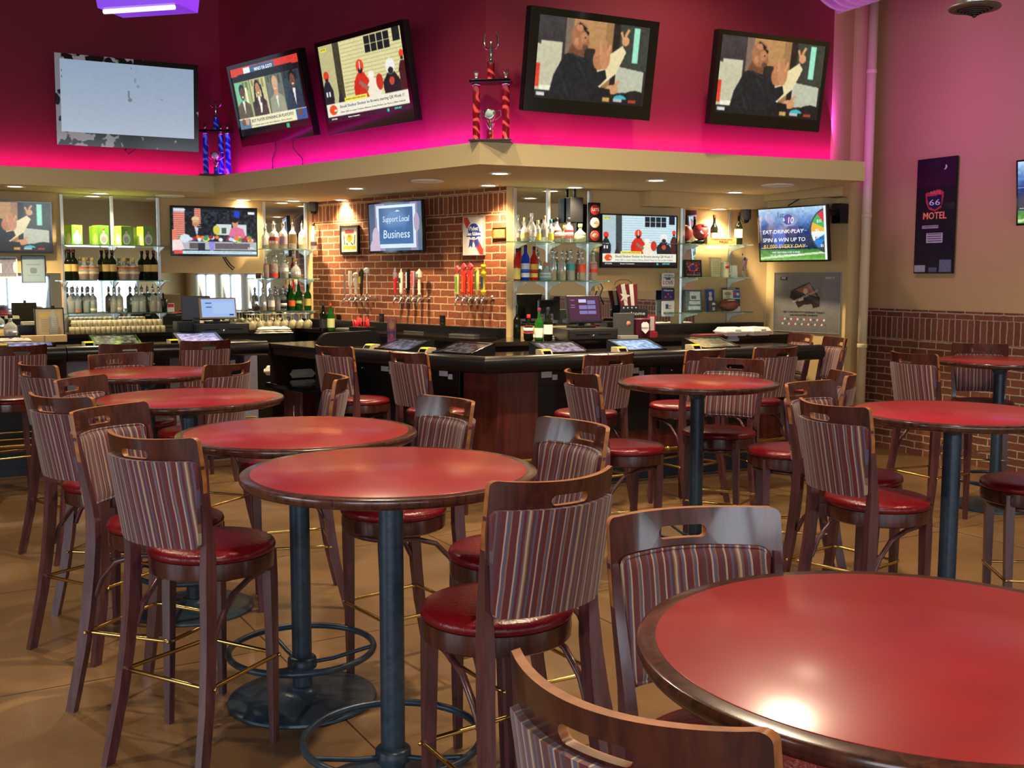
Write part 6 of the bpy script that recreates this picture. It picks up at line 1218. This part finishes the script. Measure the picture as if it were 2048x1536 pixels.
# ------------------------------------------------------------------ column trophies on the ledge
SILV = mat('silver plastic', (214, 206, 206), .18, 1)
def swirl(name, c0, c1):
    m = mat(name, c0, .2, 0, coat=.5); N, L, b = nodes(m); tc = N.new('ShaderNodeTexCoord'); v = N.new('ShaderNodeTexWave'); v.wave_type = 'BANDS'; v.bands_direction = 'DIAGONAL'; v.inputs['Scale'].default_value = 7; v.inputs['Distortion'].default_value = 9; v.inputs['Detail'].default_value = 1
    L.new(tc.outputs['Object'], v.inputs['Vector']); r = ramp(m.node_tree, [(.55, c0), (.9, c1)]); L.new(v.outputs['Fac'], r.inputs[0]); L.new(r.outputs[0], b.inputs['Base Color']); return m
def trophy(label, loc, rz, cm, three, S=1.0):
    t = thing('column_trophy', label, 'trophy', loc, rz); hw = .105
    b = B(); b.box(-.15, .15, -.075, .075, 0, .016, .004); b.build('base', mat('marble base', (60, 44, 50), .25), t)
    b = B(); b.box(-.145, .145, -.07, .07, .405, .425, .004); b.build('top_plate', BLACKG, t)
    for (x, y) in ((-hw, 0), (hw, 0)) + (((.03, .05),) if three else ()):
        b = B(); b.lathe([(.027, .02), (.0255, .024), (.0255, .39), (.027, .4)], 20, x, y); b.build('column', cm, t, auto=40)
        b = B(); b.lathe([(.03, .016), (.03, .022), (.027, .026)], 16, x, y); b.lathe([(.027, .39), (.03, .396), (.03, .404)], 16, x, y); b.build('collar', SILV, t)
        b = B()
        for a in (-22, 0, 22): b.tube([(x, y, .425), (x + .01 * math.sin(R(a)), y, .45), (x + .05 * math.sin(R(a)), y, .50)], [.004, .007, .003], 6)
        b.lathe([(.014, .425), (.006, .437)], 10, x, y); b.build('finial', SILV, t)
    b = B(); b.lathe([(.027, .425), (.0255, .43), (.0255, .53), (.027, .54)], 20); b.build('upper_column', cm, t, auto=40)
    b = B(); b.lathe([(.03, .54), (.03, .548), (.012, .556), (.009, .57), (.013, .6), (.016, .625), (.008, .65), (.011, .668), (.008, .69), (.001, .7)], 12)
    for s_ in (-1, 1):
        for q_ in range(4): a = 15 + q_ * 9; b.tube([(0, 0, .645), (s_ * .03, 0, .64), (s_ * (.046 + .003 * q_), 0, .665), (s_ * (.058 - .008 * q_), 0, .72 + .012 * q_)], [.005, .007, .007, .002], 6)
    b.build('winged_figure', SILV, t, auto=60)
    b = B(); b.lathe([(.026, .016), (.024, .02), (.024, .075), (.027, .08)], 18, .0, -.03); b.build('cup_riser', cm, t)
    b = B(); b.lathe([(.027, .08), (.012, .09), (.03, .12), (.034, .125), (.01, .13), (.02, .145), (.045, .18), (.052, .21), (.05, .212), (.001, .2)], 18, 0, -.03)
    for s_ in (-1, 1): b.tube([(s_ * .03, -.03, .15), (s_ * .075, -.03, .175), (s_ * .07, -.03, .22), (s_ * .045, -.03, .21)], .005, 6)
    b.build('cup', SILV, t, auto=60)
    b = B(); b.m = Matrix.Translation((0, -.075, .185)) @ Matrix.Rotation(R(90), 4, 'X'); b.lathe([(.036, 0), (.036, .005), (.03, .006)], 24); md = b.build('medallion', SILV, t); b = B(); b.m = Matrix.Translation((0, -.081, .185)) @ Matrix.Rotation(R(90), 4, 'X'); b.lathe([(.028, 0), (.028, .001)], 24); b.build('disc_print', ink((170, 190, 190)), md)
    return t
zl = SOF1 + .0005
def ledge(x, y_): d = ray(x, y_); d = d * ((zl - CAMZ) / d.z); return Vector((d.x, d.y, zl))
pA = ledge(433, 345); pA = RM.at(.06, .115, zl); pB = RR.at(.0, .10, zl)
trophy('tall blue column trophy on the ledge between the blank and the talk show screens', (pA.x + .05, pA.y - .09, zl), 2, swirl('blue swirl', (14, 44, 190), (90, 160, 250)), True)
trophy('tall red column trophy on the ledge at the soffit corner', (pB.x - .0, pB.y - .05, zl), -8, swirl('red swirl', (120, 8, 20), (240, 90, 90)), False)
# ------------------------------------------------------------------ duct, vent, hanging light fixture
DUCT = mat('white flex duct', (206, 206, 214), .35, .5, bump=.1, bscale=20)
d0_ = ray(1795, -14); 
def at_d(x, y, dist): d = ray(x, y); return Vector((d.x * dist, d.y * dist, CAMZ + d.z * dist))
c = at_d(1775, -98, 8.2); t = thing('air_duct', 'round spiral air duct crossing the top right of the room', 'duct', c, 0); b = B(); pts = []
n_ = 60; L0 = 6.0
b.m = Matrix.Rotation(R(25), 4, 'Z') @ Matrix.Rotation(R(90), 4, 'X'); prof = []
for i in range(n_): z = -2.2 + L0 * i / n_; prof += [(.33, z), (.33, z + .085), (.338, z + .09), (.338, z + .096)]
b.lathe(prof, 40); b.build('spiral_pipe', DUCT, t, auto=50)
b = B(); b.box(-.01, .01, -.01, .01, .33, CEIL - c.z); b.box(.6, .62, -1.2, -1.18, .2, CEIL - c.z); b.build('strap', STEEL, t)
c = at_d(1949, 20, 6.2); t = thing('ceiling_diffuser', 'round metal air diffuser with concentric rings hanging top right', 'air vent', c, 0); hz = CEIL - c.z
b = B(); b.lathe([(.095, .02), (.1, .03), (.1, hz), (.095, hz)], 36); b.build('drop_pipe', mat('galvanised', (200, 196, 190), .3, .9, var=.2, vscale=12), t, auto=40)
b = B(); b.lathe([(.10, .025), (.14, .02), (.145, .012), (.14, .004), (.105, .0), (.1, .01)], 48); b.build('flange', mat('vent flange', (110, 92, 84), .5, .4), t, auto=40)
b = B()
for i, r in enumerate((.098, .08, .062, .044, .028)): b.tube([(r * math.cos(R(a)), r * math.sin(R(a)), .004 - .007 * i) for a in range(0, 360, 12)], .0045, 6, True)
b.lathe([(.001, -.045), (.012, -.04), (.014, -.03), (.004, -.02)], 14); b.lathe([(.094, .03), (.001, .031)], 24); b.build('ring_vanes', mat('vane dark', (60, 50, 50), .5), t)
c = at_d(296, 10, 6.0); t = thing('hanging_light_box', 'pale rectangular light fixture with painted violet LED spill hanging top left', 'light fixture', c, 0); b = B()
b.m = Matrix.Rotation(R(-14), 4, 'Z'); b.prism([(-.12, -.03), (.12, -.03), (.16, .12), (-.16, .12)], -.24, .24, axis='X'); b.build('housing', mat('fixture painted violet spill', (120, 60, 200), .35, emit=(110, 30, 210), es=.6), t)  # violet LED spill painted on as housing colour and emission
b = B(); b.m = Matrix.Rotation(R(-14), 4, 'Z'); b.tube([(-.22, -.09, -.045), (.22, -.09, -.045)], .013, 10); b.build('tube_lamp', mat('violet tube', (220, 210, 255), .3, emit=(226, 214, 255), es=1.2), t)
b = B(); b.box(-.2, -.19, -.005, .005, .12, CEIL - c.z); b.box(.19, .2, -.005, .005, .12, CEIL - c.z); b.build('suspension_rod', STEEL, t)
# television cables
def cable(pts, label, r=.006):
    b = B(); b.tube(pts, r, 6); return tag(b.build('cable', BLACK), label, 'cable')
u, z = RL.px(262, 292, .1); cable([RL.at(u - .0, .12, z + .05), RL.at(u + .05, .10, z - .02), RL.at(u - .02, .08, z - .07), RL.at(u - .05, .08, z - .04), RL.at(u + .02, .1, z + .04)], 'short looped cable under the blank screen')
for i, (x0, x1) in enumerate(((550, 545), (585, 605))): cable([RM.at(RM.px(x0, 285, .08)[0], .08, RM.px(x0, 280, .08)[1]), RM.at(RM.px(x0 + 2, 300, .03)[0], .03, RM.px(x0, 298, .03)[1]), RM.at(RM.px(x1, 320, .012)[0], .012, RM.px(x1, 318, .012)[1]), RM.at(RM.px(x1, 335, .012)[0], .012, SOF1 + .01)], '%s thin cable hanging under the talk show panel screen' % ('left', 'right')[i], .004)
u, z = WL.px(450, 520, .06); cable([WL.at(u, .06, z + .03), WL.at(u + .06, .05, z - .05), WL.at(u + .10, .05, z - .08), WL.at(u + .08, .05, z - .10), WL.at(u + .03, .05, z - .05), WL.at(u - .02, .06, z + .03)], 'looped black cable under the desk show television')
u, z = WR.px(1200, 565, .05); cable([WR.at(u, .05, z), WR.at(u + .03, .05, z - .05), WR.at(u + .0, .05, z - .12), WR.at(u + .04, .05, z - .2)], 'thin black cable hanging behind the purple touch screen')
u, z = WS.px(1590, 408, .2); cable([WS.at(.5, .3, z - .02), WS.at(.56, .2, z + .05), WS.at(.66, .14, z + .05), WS.at(.8, .1, z - .05), WS.at(.9, .1, WS.px(1680, 430, .1)[1])], 'black cable from the prize wheel television to the wall box')
